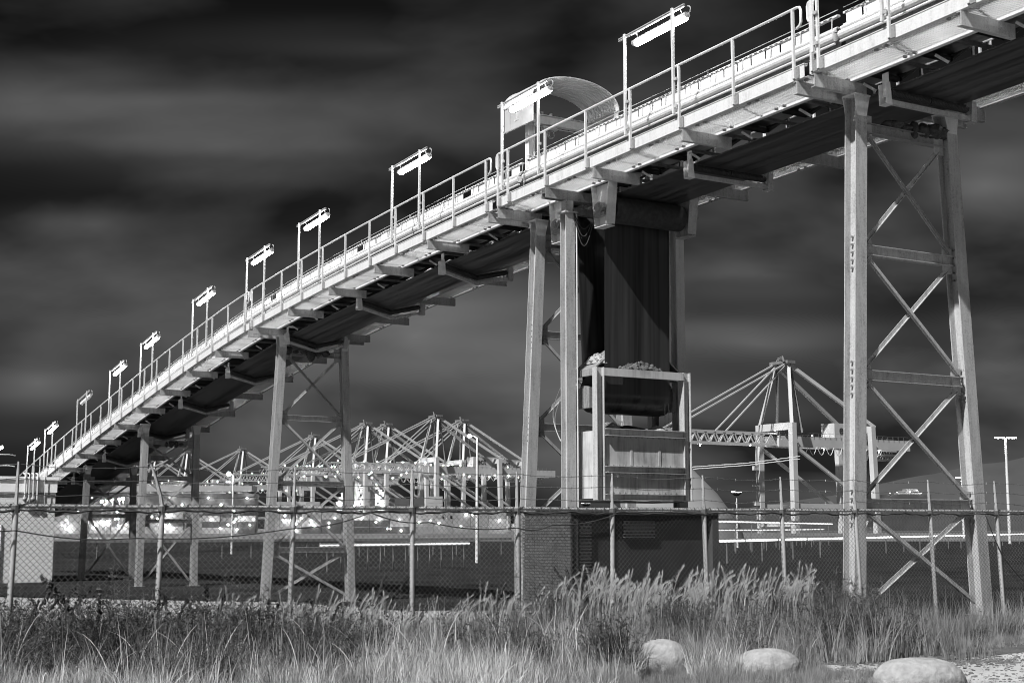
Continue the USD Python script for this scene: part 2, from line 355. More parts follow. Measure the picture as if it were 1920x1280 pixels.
# ------------------------------------------------------------------ ground, path, yard, far port apron, added dark ridge
def sheet(pts, z=0.0):
    from shapely.geometry import Polygon
    v, f = trimesh.creation.triangulate_polygon(Polygon(pts), engine="earcut")
    v = np.column_stack([v, np.full(len(v), z)])
    up = np.cross(v[f[:, 1]] - v[f[:, 0]], v[f[:, 2]] - v[f[:, 0]])[:, 2] < 0
    f[up] = f[up][:, ::-1]
    return MB().add(v, f)
def smooth(a, b, t):
    k = np.clip((np.asarray(t, float) - a) / (b - a), 0, 1)
    return k * k * (3 - 2 * k)
def relief(x, y):
    return 0.09 * (meshkit.fbm(np.stack([x * 0.5, y * 0.5, x * 0], -1), 4, 3) - 0.5)
def ground_z(x, y):
    """The fence stands on a low bank; the yard behind lies a metre lower."""
    x, y = np.asarray(x, float), np.asarray(y, float)
    near = np.clip((60 - abs(x)) / 8, 0, 1) * np.clip((y - 8) / 3, 0, 1) * np.clip((80 - y) / 8, 0, 1)
    return relief(x, y) * near - 0.02 - smooth(27, 50, y)
def grid(xs, ys_of_x, dz):
    """A sheet over columns x with rows y(x), following the ground."""
    Y_ = np.stack([ys_of_x(x) for x in xs]); X_ = np.repeat(np.asarray(xs)[:, None], Y_.shape[1], 1)
    v = np.stack([X_, Y_, ground_z(X_, Y_) + dz], -1).reshape(-1, 3); m = Y_.shape[1]
    f = np.array([[i * m + j, (i + 1) * m + j, (i + 1) * m + j + 1, i * m + j + 1] for i in range(len(xs) - 1) for j in range(m - 1)])
    return MB().add(v, f)
rows_g = np.concatenate([np.linspace(8, 30, 60), np.linspace(30.6, 80, 60)])
gm = grid(np.linspace(-60, 60, 181), lambda x: rows_g, 0.0)
R = 6000.0
gm.add([(-R, -R, -0.02), (R, -R, -0.02), (R, 8, -0.02), (-R, 8, -0.02)], [[0, 1, 2, 3]])
for sx in (-1, 1):
    for ya, yb in zip([8, 27, 31, 35, 39, 43, 47], [27, 31, 35, 39, 43, 47, 80]):
        za, zb = -0.02 - float(smooth(27, 50, ya)), -0.02 - float(smooth(27, 50, yb))
        q = [(60 * sx, ya, za), (R * sx, ya, za), (R * sx, yb, zb), (60 * sx, yb, zb)]
        gm.add(q if sx > 0 else q[::-1], [[0, 1, 2, 3]])
gm.add([(-R, 80, -1.02), (R, 80, -1.02), (R, R, -1.02), (-R, R, -1.02)], [[0, 1, 2, 3]])
structure("ground", gm, "ground")
EDGE = np.array([(-60, 59), (-20, 57), (-9.5, 54), (-2, 47), (0.6, 37), (4, 30), (6.5, 27), (13, 25.6), (40, 30), (60, 36)], float)
def yard_rows(x):
    e = np.interp(x, EDGE[:, 0], EDGE[:, 1]) + 4.0 * (meshkit.fbm(np.array([[x * 0.3, 0.5, 0.5]]), 5, 12)[0] - 0.5)
    return e + (80 - e) * np.linspace(0, 1, 30) ** 1.4
ym = grid(np.linspace(-60, 60, 241), yard_rows, 0.05)
ym.add([(-300, 80, -0.97), (300, 80, -0.97), (300, 300, -0.97), (-300, 300, -0.97)], [[0, 1, 2, 3]])
structure("yard", ym, "asphalt")
structure("port_apron", sheet([(-900, 300), (900, 300), (900, 2200), (-900, 2200)], -1.0), "port")
# pale gravel track in the lower right corner, gently rutted, its dark wet edge under the scrub
def track(edge0, edge1, z, n=40, m=8):
    e0, e1 = np.asarray(edge0, float), np.asarray(edge1, float)
    s = np.linspace(0, 1, n); k0, k1 = np.linspace(0, 1, len(e0)), np.linspace(0, 1, len(e1))
    a = np.stack([np.interp(s, k0, e0[:, i]) for i in (0, 1)], -1); b = np.stack([np.interp(s, k1, e1[:, i]) for i in (0, 1)], -1)
    t = np.linspace(0, 1, m)
    p = a[:, None] * (1 - t)[None, :, None] + b[:, None] * t[None, :, None]
    zz = ground_z(p[..., 0], p[..., 1]) + z
    v = np.concatenate([p, zz[..., None]], -1).reshape(-1, 3)
    f = [[i * m + j, i * m + j + 1, (i + 1) * m + j + 1, (i + 1) * m + j] for i in range(n - 1) for j in range(m - 1)]
    return MB().add(v, np.array(f)[:, ::-1])
structure("gravel_path", track([(3.0, 11.5), (5.5, 11.5), (9, 12), (16, 14)], [(3.7, 18.6), (5.1, 19.0), (7.3, 20.7), (16, 24.5)], 0.012, 90, 50), "path")
structure("wet_verge", track([(3.9, 18.5), (5.1, 18.7), (7.2, 20.2), (16, 23.4)], [(4.0, 19.6), (5.3, 20.1), (7.4, 21.6), (16, 25.4)], 0.018, 90, 20), "mud")

def ridge(name, pts, Y, depth, mtl):
    """A dark ridge whose crest follows the points (X, height)."""
    xs = np.linspace(pts[0][0], pts[-1][0], 90); hs = np.interp(xs, [p[0] for p in pts], [p[1] for p in pts])
    hs = hs * (0.93 + 0.14 * meshkit.fbm(np.stack([xs * 0.02, xs * 0, xs * 0], -1), 3, 5))
    prof_t = [(-1, 0), (-0.6, 0.35), (-0.25, 0.8), (0, 1), (0.4, 0.75), (1, 0)]
    v = np.array([[x, Y + t * depth, h * k] for x, h in zip(xs, hs) for t, k in prof_t])
    k = len(prof_t)
    f = [[i * k + j, (i + 1) * k + j, (i + 1) * k + j + 1, i * k + j + 1] for i in range(len(xs) - 1) for j in range(k - 1)]
    structure(name, MB().add(v, f), mtl)
ridge("hill", [(60, 0.5), (130, 9), (260, 28), (380, 52), (460, 66), (560, 70), (800, 60), (1100, 0.5)], 1150, 120, "hill")  # added dark ridge standing in for the darker sky low there

# pale rounded stockpile seen between the take-up tower and the crane
def heap(c, rx, ry, h, n=24, mrings=10, seed=0, ax=(1, 0, 0), ay=(0, 1, 0)):
    ax, ay = np.asarray(ax, float), np.asarray(ay, float)
    v, f = [c + np.array([0, 0, h])], []
    for i in range(1, mrings + 1):
        r = i / mrings
        for j in range(n):
            a = 2 * math.pi * j / n
            v.append(c + ax * rx * r * math.cos(a) + ay * ry * r * math.sin(a) + np.array([0, 0, h * (1 - r ** 1.7) - 0.12 * h * (i == mrings)]))
    for j in range(n):
        f.append([0, 1 + j, 1 + (j + 1) % n])
    for i in range(mrings - 1):
        for j in range(n):
            a, b = 1 + i * n + j, 1 + i * n + (j + 1) % n
            f += [[a, a + n, b + n], [a, b + n, b]]
    m = trimesh.Trimesh(np.array(v), np.array(f), process=False)
    k_ = 2.2 / max(rx, ry)
    rr_ = np.linalg.norm((m.vertices - c)[:, :2], axis=1) / max(rx, ry)
    m.vertices[:, 2] += h * 0.5 * (meshkit.fbm((m.vertices - c) * k_ + seed, 3, seed) - 0.5) * np.clip(1.1 - rr_, 0, 1)
    return m
single("stockpile", heap(at(1268, 990, 330) * np.array([1, 1, 0]), 16, 16, 17, seed=2), "heap", "pale rounded stockpile behind the counterweight box, under the crane boom", "stockpile", smooth=True)

# ------------------------------------------------------------------ conveyor gallery
GAL = thing("conveyor_gallery", "long inclined steel conveyor gallery with walkway, handrail and pipes crossing the whole picture", "conveyor", cw(0, 0, 0))
W = 4.676
SEG = [(-60.5, -18.75), (-18.6, -0.85), (-0.6, 11.05), (11.2, 30.0)]
def strip(u0, u1, poly, step=0.9):
    """A prism whose section poly [(v, dz)...] follows the gallery's curve."""
    us = np.linspace(u0, u1, max(2, int(abs(u1 - u0) / step) + 1)); k = len(poly)
    v = np.array([cp(u, a, b) for u in us for a, b in poly])
    f = [[i * k + j, i * k + (j + 1) % k, (i + 1) * k + (j + 1) % k, (i + 1) * k + j] for i in range(len(us) - 1) for j in range(k)]
    m = MB().add(v, f)
    for e in (0, len(us) - 1):
        m.add(v[e * k:(e + 1) * k], [[0, j, j + 1] for j in range(1, k - 1)])
    return m
def rect(v0, v1, z0, z1):
    return [(v0, z0), (v1, z0), (v1, z1), (v0, z1)]
def join(*ms):
    o = MB()
    for m in ms:
        o.add(*m.arrays())
    return o
def channel(u0, u1, v, side, z0, z1, b=0.085, t=0.014):
    """Channel stringer: web at v, flanges to side."""
    va, vb = sorted((v, v + side * t)); fa, fb = sorted((v + side * t, v + side * b))
    return join(strip(u0, u1, rect(va, vb, z0, z1)), strip(u0, u1, rect(fa, fb, z0, z0 + t)), strip(u0, u1, rect(fa, fb, z1 - t, z1)))
def pipe(u0, u1, v, dz, r, n=8):
    us = np.linspace(u0, u1, max(2, int((u1 - u0) / 0.9) + 1))
    return MB().tube([cp(u, v, dz) for u in us], r, n)
POSTS = [-19.2 - 1.8 * k for k in range(23)] + [-18.45] + [-17.34 + 1.8 * k for k in range(10)] + [-0.5] + [1.8 * k for k in range(7)] + [11.3] + [11.48 + 1.8 * k for k in range(11)]
OUTR = [-57.8 + 3.55 * k for k in range(11)] + [-18.75, -18.2, -14.9, -11.4, -7.95, -4.45, -1.0, -0.5, 3.9, 7.3, 10.87, 11.36, 14.9, 18.5, 22.1, 25.7]
for (u0, u1) in SEG:
    part("stringer", channel(u0, u1, 0.03, 1, -1.41, -1.17), "galv_b", GAL)
    part("stringer", channel(u0, u1, 1.05, -1, -1.44, -1.18), "galv_b", GAL)
    part("stringer", channel(u0, u1, W - 1.05, 1, -1.44, -1.18), "galv", GAL)
    part("stringer", channel(u0, u1, W - 0.03, -1, -1.41, -1.17), "galv", GAL)
    # gratings, panel by panel
    npan = max(1, round((u1 - u0) / 1.75))
    for k in range(npan):
        a, b = u0 + (u1 - u0) * k / npan + 0.012, u0 + (u1 - u0) * (k + 1) / npan - 0.012
        part("grating_panel", strip(a, b, rect(0.125, 0.955, -1.385, -1.360), 2), "grate", GAL)
        part("grating_panel", strip(a, b, rect(W - 0.955, W - 0.125, -1.385, -1.360), 2), "grate", GAL)
    clips = MB()
    for k in range(npan + 1):
        for e in (-0.12, 0.12):
            u = min(max(u0 + (u1 - u0) * k / npan + e, u0 + 0.1), u1 - 0.1)
            for v in (0.17, 0.90, W - 0.17, W - 0.90):
                clips.box(cp(u, v, -1.41), D * 0.05, N * 0.07, np.array([0, 0, 0.045]))
    part("panel_clips", clips, "galv_d", GAL, kind="stuff")
    # cable ledge and pipes on the inside of the walkway, guard strip, pull cord
    part("ledge", strip(u0, u1, rect(0.03, 0.13, -1.150, -1.135)), "galv_b", GAL)
    part("pipe", pipe(u0, u1, 0.86, -0.475, 0.085, 10), "galv_b", GAL)
    part("pipe", pipe(u0, u1, 0.88, -0.335, 0.035), "galv_b", GAL)
    part("pipe", pipe(u0, u1, 0.85, -0.61, 0.028), "galv_b", GAL)
    part("guard_rail", strip(u0, u1, rect(0.94, 1.02, -0.035, 0.005)), "galv_b", GAL)
    part("guard_rail", strip(u0, u1, rect(0.93, 0.99, -0.275, -0.245)), "galv_b", GAL)
    part("side_plate", strip(u0, u1, rect(0.99, 1.02, -0.68, -0.28)), "galv_d", GAL)
    part("pull_cord", pipe(u0, u1, 0.96, 0.10, 0.008, 5), "galv_b", GAL)
    eye = MB()
    for u in np.arange(u0 + 0.6, u1, 3.5):
        eye.bar(cp(u, 0.96, 0.0), cp(u, 0.96, 0.12), 0.02, 0.02)
    part("cord_eyelets", eye, "galv", GAL, kind="stuff")
    slots = MB()
    for u in np.arange(u0 + 0.1, u1 - 0.1, 0.16):
        slots.box(cp(u, 0.937, -0.02), D * 0.09, N * 0.008, np.array([0, 0, 0.014]))
    part("slots", slots, "black", GAL, kind="stuff")
# guard panels with their dark gaps, one by one
npl = 0
for (u0, u1) in SEG:
    u = u0 + 0.05
    while u + 0.42 < min(u1, 22) and npl < 298:
        if rng.random() > 0.05:
            lean = rng.normal(0, 0.006)
            part("guard_panel", strip(u + 0.024, u + 0.424, rect(0.965 + lean, 0.985 + lean, -0.24, -0.04), 2), "white" if rng.random() > 0.25 else "galv_b", GAL)
            npl += 1
        u += 0.45
hooks = MB()
for u in np.arange(-53, 22, 0.9):
    hooks.bar(cp(u, 0.94, -0.04), cp(u + 0.02, 0.90, -0.36), 0.014, 0.02)
part("strap_hooks", hooks, "galv_d", GAL, kind="stuff")
for u in POSTS:
    p = MB().bar(cp(u, 0, 0.0), cp(u, 0, -1.38), 0.05, 0.05, D)
    post = part("railing_post", p, "galv_b", GAL)
    part("foot_plate", MB().box(cp(u + 0.05, 0.012, -1.29), D * 0.16, N * 0.022, np.array([0, 0, 0.22])), "galv_d", post)
for s, (u0, u1) in enumerate(SEG):
    a, b = u0 + 0.02, u1 - 0.02
    pts = [cp(a + 0.12, 0, -0.42)] if s else []
    pts += [cp(a + 0.03, 0, -0.38), cp(a, 0, -0.32), cp(a, 0, -0.08), cp(a + 0.03, 0, -0.02)] if s else []
    pts += [cp(u, 0, 0) for u in np.linspace(a + 0.1, b - 0.1, int((b - a) / 0.9) + 2)]
    pts += [cp(b - 0.03, 0, -0.02), cp(b, 0, -0.08), cp(b, 0, -0.32), cp(b - 0.03, 0, -0.38), cp(b - 0.12, 0, -0.42)]
    part("handrail", MB().tube(pts, 0.028, 8), "galv_b", GAL, smooth=40)
    part("handrail", MB().tube([cp(u, W, 0) for u in np.linspace(u0 + 0.2, u1 - 0.2, 24)], 0.026, 8), "galv", GAL)
for u in POSTS[::2]:
    part("railing_post", MB().bar(cp(u, W, 0.0), cp(u, W, -1.38), 0.05, 0.05, D), "galv", GAL)
for u in OUTR:
    for v0, v1 in ((0.0, 1.34), (W - 1.34, W)):
        o = MB().box(cp((u), (v0 + v1) / 2, -1.565), D * 0.014, N * (v1 - v0), np.array([0, 0, 0.25]))
        for zz in (-1.447, -1.683):
            o.box(cp(u - 0.05, (v0 + v1) / 2, zz), D * 0.085, N * (v1 - v0), np.array([0, 0, 0.014]))
        path = part("outrigger", o, "galv" if v0 < 1 else "galv_d", GAL)
        vv = v1 - 0.2 if v0 < 1 else v0 + 0.2
        part("stiffener", MB().box(cp(u - 0.045, vv, -1.565), D * 0.07, N * 0.014, np.array([0, 0, 0.215])), "galv_b", path)
# carrying idlers and their frames in the dark between the walkways
for k, u in enumerate(np.arange(-59.5, 29, 1.35)):
    fr = MB().bar(cp(u, 1.06, -1.15), cp(u, W - 1.06, -1.15), 0.09, 0.06)
    for v in (1.10, W - 1.10):
        fr.bar(cp(u, v, -1.18), cp(u, v, -0.42), 0.06, 0.05, D)
    idl = part("idler_frame", fr, "galv_d", GAL)
    part("rollers", MB().tube([cp(u, 1.15, -0.45), cp(u, 1.75, -0.86)], 0.075, 8).tube([cp(u, 1.80, -0.88), cp(u, W - 1.80, -0.88)], 0.075, 8).tube([cp(u, W - 1.75, -0.86), cp(u, W - 1.15, -0.45)], 0.075, 8), "black", idl)
# return idlers below
RET = [(12.0, 0), (6.0, 0), (17.9, 0), (23.6, 0), (-5.8, 1), (-11.6, 1), (-17.9, 1), (-24.2, 1), (-30.2, 1), (-36.3, 1), (-42.5, 1), (-48.7, 1)]
for u, vee in RET:
    dip = 0.26 if vee else 0.0
    r = MB()
    mid = W / 2
    for (va, za), (vb, zb) in ((((1.26, -1.82), (mid, -1.82 - dip))), (((mid, -1.82 - dip), (W - 1.26, -1.82)))):
        r.bar(cp(u + 0.02, va, za - 0.17), cp(u + 0.02, vb, zb - 0.17), 0.085, 0.085)
    fr = part("return_idler", r, "galv", GAL)
    discs = MB()
    for t in np.linspace(0.03, 0.97, 25):
        for s in (0, 1):
            v = 1.30 + (mid - 1.30) * t if s == 0 else W - 1.30 - (mid - 1.30) * t
            z = -1.80 - dip * t
            discs.tube([cp(u, v - 0.016, z), cp(u, v + 0.016, z)], 0.082, 9)
    discs.tube([cp(u, 1.27, -1.80), cp(u, mid, -1.80 - dip), cp(u, W - 1.27, -1.80)], 0.055, 8)
    part("roller_discs", discs, "black", fr, kind="stuff")
    for v, s in ((1.20, 1), (W - 1.20, -1)):
        b = MB().box(cp(u, v, -1.66), D * 0.16, N * 0.014, np.array([0, 0, 0.46]))
        for e in (-1, 1):
            b.poly([cp(u + e * 0.085, v - s * 0.10, -1.72 + 0.06), cp(u + e * 0.085, v - s * 0.10, -2.06), cp(u + e * 0.085, v + s * 0.07, -2.06), cp(u + e * 0.085, v + s * 0.02, -1.62)], 0.012)
        b.box(cp(u, v - s * 0.015, -2.055), D * 0.17, N * 0.17, np.array([0, 0, 0.012]))
        part("idler_bracket", b, "galv_b" if s > 0 else "galv", fr)
# small service lamps and stiff arms glimpsed inside
arms = MB()
for u in np.arange(-50, 28, 1.8):
    arms.bar(cp(u + 0.3, 1.12, -1.50), cp(u + 0.45, 1.30, -1.66), 0.02, 0.05)
part("belt_guides", arms, "galv", GAL, kind="stuff")

# ------------------------------------------------------------------ belt
BELT = thing("conveyor_belt", "wide black rubber conveyor belt under the gallery, dropping round the take-up pulleys", "conveyor belt", cw(2, 2.3, 9))
def ribbon(pts_uvz, thick=0.022):
    """A strip given by rows of points across the belt."""
    rows = np.asarray(pts_uvz, float); k = rows.shape[1]
    v = rows.reshape(-1, 3)
    f = [[i * k + j, i * k + j + 1, (i + 1) * k + j + 1, (i + 1) * k + j] for i in range(len(rows) - 1) for j in range(k - 1)]
    m = trimesh.Trimesh(v, np.vstack([np.array(f)[:, [0, 1, 2]], np.array(f)[:, [0, 2, 3]]]), process=False)
    nn = m.vertex_normals * thick / 2
    top, bot = v + nn, v - nn
    n0 = len(v); F = [list(q) for q in f] + [[a + n0 for a in q[::-1]] for q in f]
    R_ = len(rows)
    for i in range(R_ - 1):
        for j in (0, k - 1):
            a, b = i * k + j, (i + 1) * k + j
            F.append([a, b, b + n0, a + n0])
    return MB().add(np.vstack([top, bot]), F)
B0, B1 = 1.36, W - 1.36
car = [[cp(u, v, z) for v, z in ((1.08, -0.30), (1.45, -0.55), (1.80, -0.79), (W / 2, -0.80), (W - 1.80, -0.79), (W - 1.45, -0.55), (W - 1.08, -0.30))] for u in np.linspace(-60, 30, 96)]
part("carrying_run", ribbon(car), "belt", BELT, smooth=40)
vs = np.linspace(B0, B1, 7)
def vee_row(u, dip):
    return [cp(u, v, -1.69 - dip * (1 - abs(v - W / 2) / (W / 2 - B0))) for v in vs]
part("return_run", ribbon([vee_row(u, 0.0 + 0.035 * math.sin((u - 12) * math.pi / 6) ** 2) for u in np.linspace(2.75, 30, 46)]), "belt", BELT, smooth=40)
part("return_run", ribbon([vee_row(u, 0.26 * min(1, max(0.0, (0.4 - u) / 3.5)) + 0.04 * math.sin((u + 5.8) * math.pi / 6.1) ** 2) for u in np.linspace(-60, 0.85, 96)]), "belt", BELT, smooth=40)
PU = [(2.75, 9.42, 0.33), (0.80, 9.36, 0.33), (1.86, 4.97, 0.46)]     # u, z, radius: uphill bend pulley, downhill bend pulley, take-up pulley
loop = []
for a in np.linspace(90, 180, 9):
    loop.append((PU[0][0] + 0.345 * math.cos(math.radians(a)), PU[0][1] + 0.345 * math.sin(math.radians(a))))
for a in np.linspace(0, -180, 17):
    loop.append((PU[2][0] + 0.475 * math.cos(math.radians(a)) , PU[2][1] + 0.475 * math.sin(math.radians(a))))
for a in np.linspace(0, 90, 9):
    loop.append((PU[1][0] + 0.345 * math.cos(math.radians(a)), PU[1][1] + 0.345 * math.sin(math.radians(a))))
part("take_up_run", ribbon([[cw(u, v, z) for v in vs] for u, z in loop]), "belt_v", BELT, smooth=40)

# ------------------------------------------------------------------ take-up tower
TT = thing("take_up_tower", "straight twin steel columns with bend pulleys that guide the belt loop above the counterweight", "tower", cw(1.8, W / 2, 0))
for v in (0.65, W - 0.65):
    c = MB().hsec(cw(1.8, v, -0.6), cw(1.8, v, 9.42), D, 0.26, 0.27, 0.02, 0.014)
    c.box(cw(1.8, v, 9.44), D * 0.36, N * 0.36, np.array([0, 0, 0.04]))
    c.box(cw(1.8, v, 9.60), D * 0.2, N * 0.22, np.array([0, 0, 0.28]))
    part("column", c, "galv" if v < 1 else "galv_b", TT)  # brighter steel on the far column makes up for the belt shade on it
part("cross_beam", MB().hsec(cw(1.8, -0.05, 9.86), cw(1.8, W, 9.86), D, 0.25, 0.2, 0.016, 0.012), "galv_d", TT)
part("cross_beam", MB().hsec(cw(1.6, 0.8, 9.55), cw(1.6, W - 0.8, 9.55), D, 0.16, 0.16, 0.016, 0.012), "galv_d", TT)
for (u, z, r) in PU[:2]:
    pl = MB().tube([cw(u, B0 - 0.08, z), cw(u, B1 + 0.08, z)], r, 28)
    pp = part("pulley", pl, "black", TT, smooth=40)
    part("shaft", MB().tube([cw(u, 1.02, z), cw(u, W - 1.02, z)], 0.06, 10), "galv_d", pp)
    part("bearing", MB().tube([cw(u, 1.05, z), cw(u, 0.93, z)], 0.15, 14).tube([cw(u, 0.93, z), cw(u, 0.86, z)], 0.09, 12).box(cw(u, 0.99, z - 0.17), D * 0.46, N * 0.10, np.array([0, 0, 0.09])), "galv_d", pp)
    for v, s in ((1.10, 1), (W - 1.10, -1)):
        e = 1 if u > 1.5 else -1
        zt, zb = 10.02, z - 0.48
        br = MB()
        br.poly([cw(u - 0.32, v, zt), cw(u - 0.18, v, zb), cw(u + 0.30, v, zb + 0.02), cw(u + 0.42, v, zt)], 0.016)
        br.poly([cw(u + 0.42, v - 0.16, zt), cw(u + 0.30, v - 0.16, zb + 0.05), cw(u + 0.30, v + 0.10, zb + 0.05), cw(u + 0.42, v + 0.10, zt)], 0.016)
        br.poly([cw(u - 0.32, v - 0.16, zt), cw(u - 0.18, v - 0.16, zb + 0.05), cw(u - 0.18, v + 0.10, zb + 0.05), cw(u - 0.32, v + 0.10, zt)], 0.016)
        br.box(cw(u + 0.06, v - 0.03, zb + 0.01), D * 0.5, N * 0.26, np.array([0, 0, 0.016]))
        part("pulley_bracket", br, "galv_b" if s > 0 else "galv", TT)
for k, (du, r) in enumerate(((0.16, 0.5), (0.22, 0.75), (0.12, 0.3))):
    t = np.linspace(0, 1, 14)
    part("hanging_cable", MB().tube([cw(1.95 + du * (x), 0.72 + 0.45 * x, 9.5 - 0.3 * x - r * math.sin(math.pi * x)) for x in t], 0.011, 5), "black", TT)
part("hanging_cable", MB().tube([cw(1.66 - 0.35 * math.sin(math.pi * x), 0.52, 5.1 - 1.3 * x) for x in np.linspace(0, 1, 14)], 0.011, 5), "galv_d", TT)
part("hanging_cable", MB().tube([cw(1.64 - 0.25 * math.sin(math.pi * x), 0.52, 4.8 - 1.0 * x) for x in np.linspace(0, 1, 14)], 0.011, 5), "galv_d", TT)
part("conduit", MB().tube([cw(1.95, 0.82, z) for z in (2.0, 6.0, 9.4)], 0.018, 6), "galv_b", TT)

# ------------------------------------------------------------------ counterweight
CWT = thing("counterweight", "hanging counterweight box of stained steel plates with the take-up pulley in its frame", "counterweight", cw(1.86, W / 2, 2.35))
CU0, CU1, CV0, CV1 = 1.20, 2.54, 1.03, W - 1.03
for u in (CU0, CU1):
    for v in (CV0, CV1):
        e = 1 if v < 2 else -1
        c = MB().hsec(cw(u, v, 2.36), cw(u, v, 5.55), N, 0.20, 0.22, 0.016, 0.012)
        part("corner_post", c, "galv" if u > 2 else "galv_d", CWT)
for u in (CU0, CU1):
    part("top_beam", MB().hsec(cw(u, CV0 + 0.112, 5.44), cw(u, CV1 - 0.112, 5.44), D, 0.16, 0.18, 0.014, 0.01).box(cw(u + 0.10, W / 2, 5.44), D * 0.012, N * (CV1 - CV0 - 0.23), np.array([0, 0, 0.19])), "stained", CWT)
for v in (CV0, CV1):
    part("top_beam", MB().bar(cw(CU0 + 0.105, v, 5.45), cw(CU1 - 0.105, v, 5.45), 0.12, 0.16), "galv_d", CWT)
for z0, z1, k in ((3.18, 3.86, 0), (2.62, 3.02, 0)):
    part("side_plate", MB().box(cw(CU1 + 0.03, W / 2, (2.52 + 3.94) / 2 if k else (z0 + z1) / 2), D * 0.02, N * (CV1 - CV0 - 0.23), np.array([0, 0, z1 - z0 + 0.2])), "stained", CWT)
part("side_plate", MB().box(cw(CU0 - 0.03, W / 2, 3.2), D * 0.02, N * (CV1 - CV0 - 0.23), np.array([0, 0, 1.5])), "stained", CWT)
part("side_plate", MB().box(cw((CU0 + CU1) / 2, CV0 - 0.02, 3.22), D * (CU1 - CU0 - 0.22), N * 0.02, np.array([0, 0, 1.62])), "stained", CWT)
part("side_plate", MB().box(cw((CU0 + CU1) / 2, CV1 + 0.02, 3.22), D * (CU1 - CU0 - 0.22), N * 0.02, np.array([0, 0, 1.62])), "stained", CWT)
for z, h in ((3.99, 0.16), (3.10, 0.15), (2.44, 0.14)):
    rb = MB()
    for s in (-1, 1):
        rb.box(cw(CU1 + 0.085, W / 2, z + s * (h / 2)), D * 0.13, N * (CV1 - CV0 - 0.24), np.array([0, 0, 0.014]))
    rb.box(cw(CU1 + 0.06, W / 2, z), D * 0.014, N * (CV1 - CV0 - 0.24), np.array([0, 0, h - 0.014]))
    part("rib", rb, "stained", CWT)
rv = MB()
for z in (3.88, 3.20, 3.00, 2.55):
    for v in np.arange(CV0 + 0.22, CV1 - 0.2, 0.17):
        rv.box(cw(CU1 + 0.045, v, z), D * 0.02, N * 0.03, np.array([0, 0, 0.03]))
part("rivets", rv, "galv_d", CWT, kind="stuff")
for v in (1.95, 2.80):
    part("seam_strip", MB().box(cw(CU1 + 0.046, v, 3.53), D * 0.012, N * 0.07, np.array([0, 0, 0.66])), "stained", CWT)
part("floor_plate", MB().box(cw((CU0 + CU1) / 2, W / 2, 2.34), D * 1.3, N * 2.5, np.array([0, 0, 0.03])), "galv_d", CWT)
part("fill", heap(cw((CU0 + CU1) / 2, W / 2, 3.85), 0.6, 1.16, 0.40, 28, 9, 5, D, N), "coal", CWT)
part("fill", heap(cw(2.15, 1.62, 3.98), 0.28, 0.5, 0.30, 18, 6, 8, D, N), "dust", CWT, label="pale dust heap on the counterweight fill")
part("fill", heap(cw(2.15, 3.05, 3.98), 0.28, 0.40, 0.26, 18, 6, 9, D, N), "dust", CWT)
tp = part("take_up_pulley", MB().tube([cw(PU[2][0], B0 - 0.12, PU[2][1]), cw(PU[2][0], B1 + 0.12, PU[2][1])], PU[2][2], 32), "black", CWT, smooth=40)
part("bearing", MB().tube([cw(1.86, CV0 + 0.02, 4.97), cw(1.86, B0 - 0.1, 4.97)], 0.19, 16).box(cw(1.86, CV0 + 0.05, 4.85), D * 0.6, N * 0.12, np.array([0, 0, 0.5])), "galv_d", tp)
part("bearing", MB().tube([cw(1.86, CV1 - 0.02, 4.97), cw(1.86, B1 + 0.1, 4.97)], 0.19, 16).box(cw(1.86, CV1 - 0.05, 4.85), D * 0.6, N * 0.12, np.array([0, 0, 0.5])), "galv_d", tp)
part("scraper_plate", MB().poly([cw(1.35, CV0 - 0.05, 5.52), cw(2.42, CV0 - 0.05, 5.52), cw(2.15, 1.95, 6.15), cw(1.6, 1.95, 6.15)], 0.03), "galv_d", CWT)
part("scraper_plate", MB().poly([cw(1.35, CV1 + 0.02, 5.50), cw(2.42, CV1 + 0.02, 5.50), cw(2.30, W - 1.55, 6.0), cw(1.5, W - 1.55, 6.0)], 0.03), "black", CWT)
for k in range(3):
    part("lifting_cable", MB().tube([cw(2.35 - 0.05 * k, CV0 + 0.12 + 0.05 * k + 0.1 * math.sin(math.pi * x), 5.3 - 1.35 * x) for x in np.linspace(0, 1, 8)], 0.009, 5), "galv_d", CWT)
for k in range(2):
    part("lifting_cable", MB().tube([cw(2.30, CV1 - 0.45 + 0.12 * k, z) for z in (5.3, 3.9)], 0.009, 5), "galv_d", CWT)
def rubble(c, rx, ry, h, n, seed, smin=0.03, smax=0.09):
    """Heap with loose lumps on it."""
    r = np.random.default_rng(seed)
    m = MB().mesh(heap(c, rx, ry, h, 18, 6, seed, D, N))
    for _ in range(n):
        a, q = r.uniform(0, 2 * math.pi), r.uniform(0, 0.9) ** 0.7
        s = trimesh.creation.icosphere(1, 1.0); s.vertices *= r.uniform(0.6, 1.2, 3) * r.uniform(smin, smax)
        s.vertices += r.normal(0, 0.008, s.vertices.shape)
        s.apply_translation(c + D * rx * q * math.cos(a) + N * ry * q * math.sin(a) + np.array([0, 0, h * (1 - q ** 1.7) - 0.005]))
        m.mesh(s)
    return m
single("rubble_heap", rubble(cw(2.46, 2.35, 5.535), 0.10, 0.75, 0.20, 60, 4, 0.015, 0.05), "gritty", "grey heap of spilled rubble on the counterweight's front top beam", "rubble heap")
single("rubble_heap", rubble(cw(1.95, 1.40, 5.72), 0.42, 0.24, 0.22, 70, 6, 0.015, 0.05), "dust", "pale loose rubble lying on the sloped plate left of the hanging belt", "rubble heap")

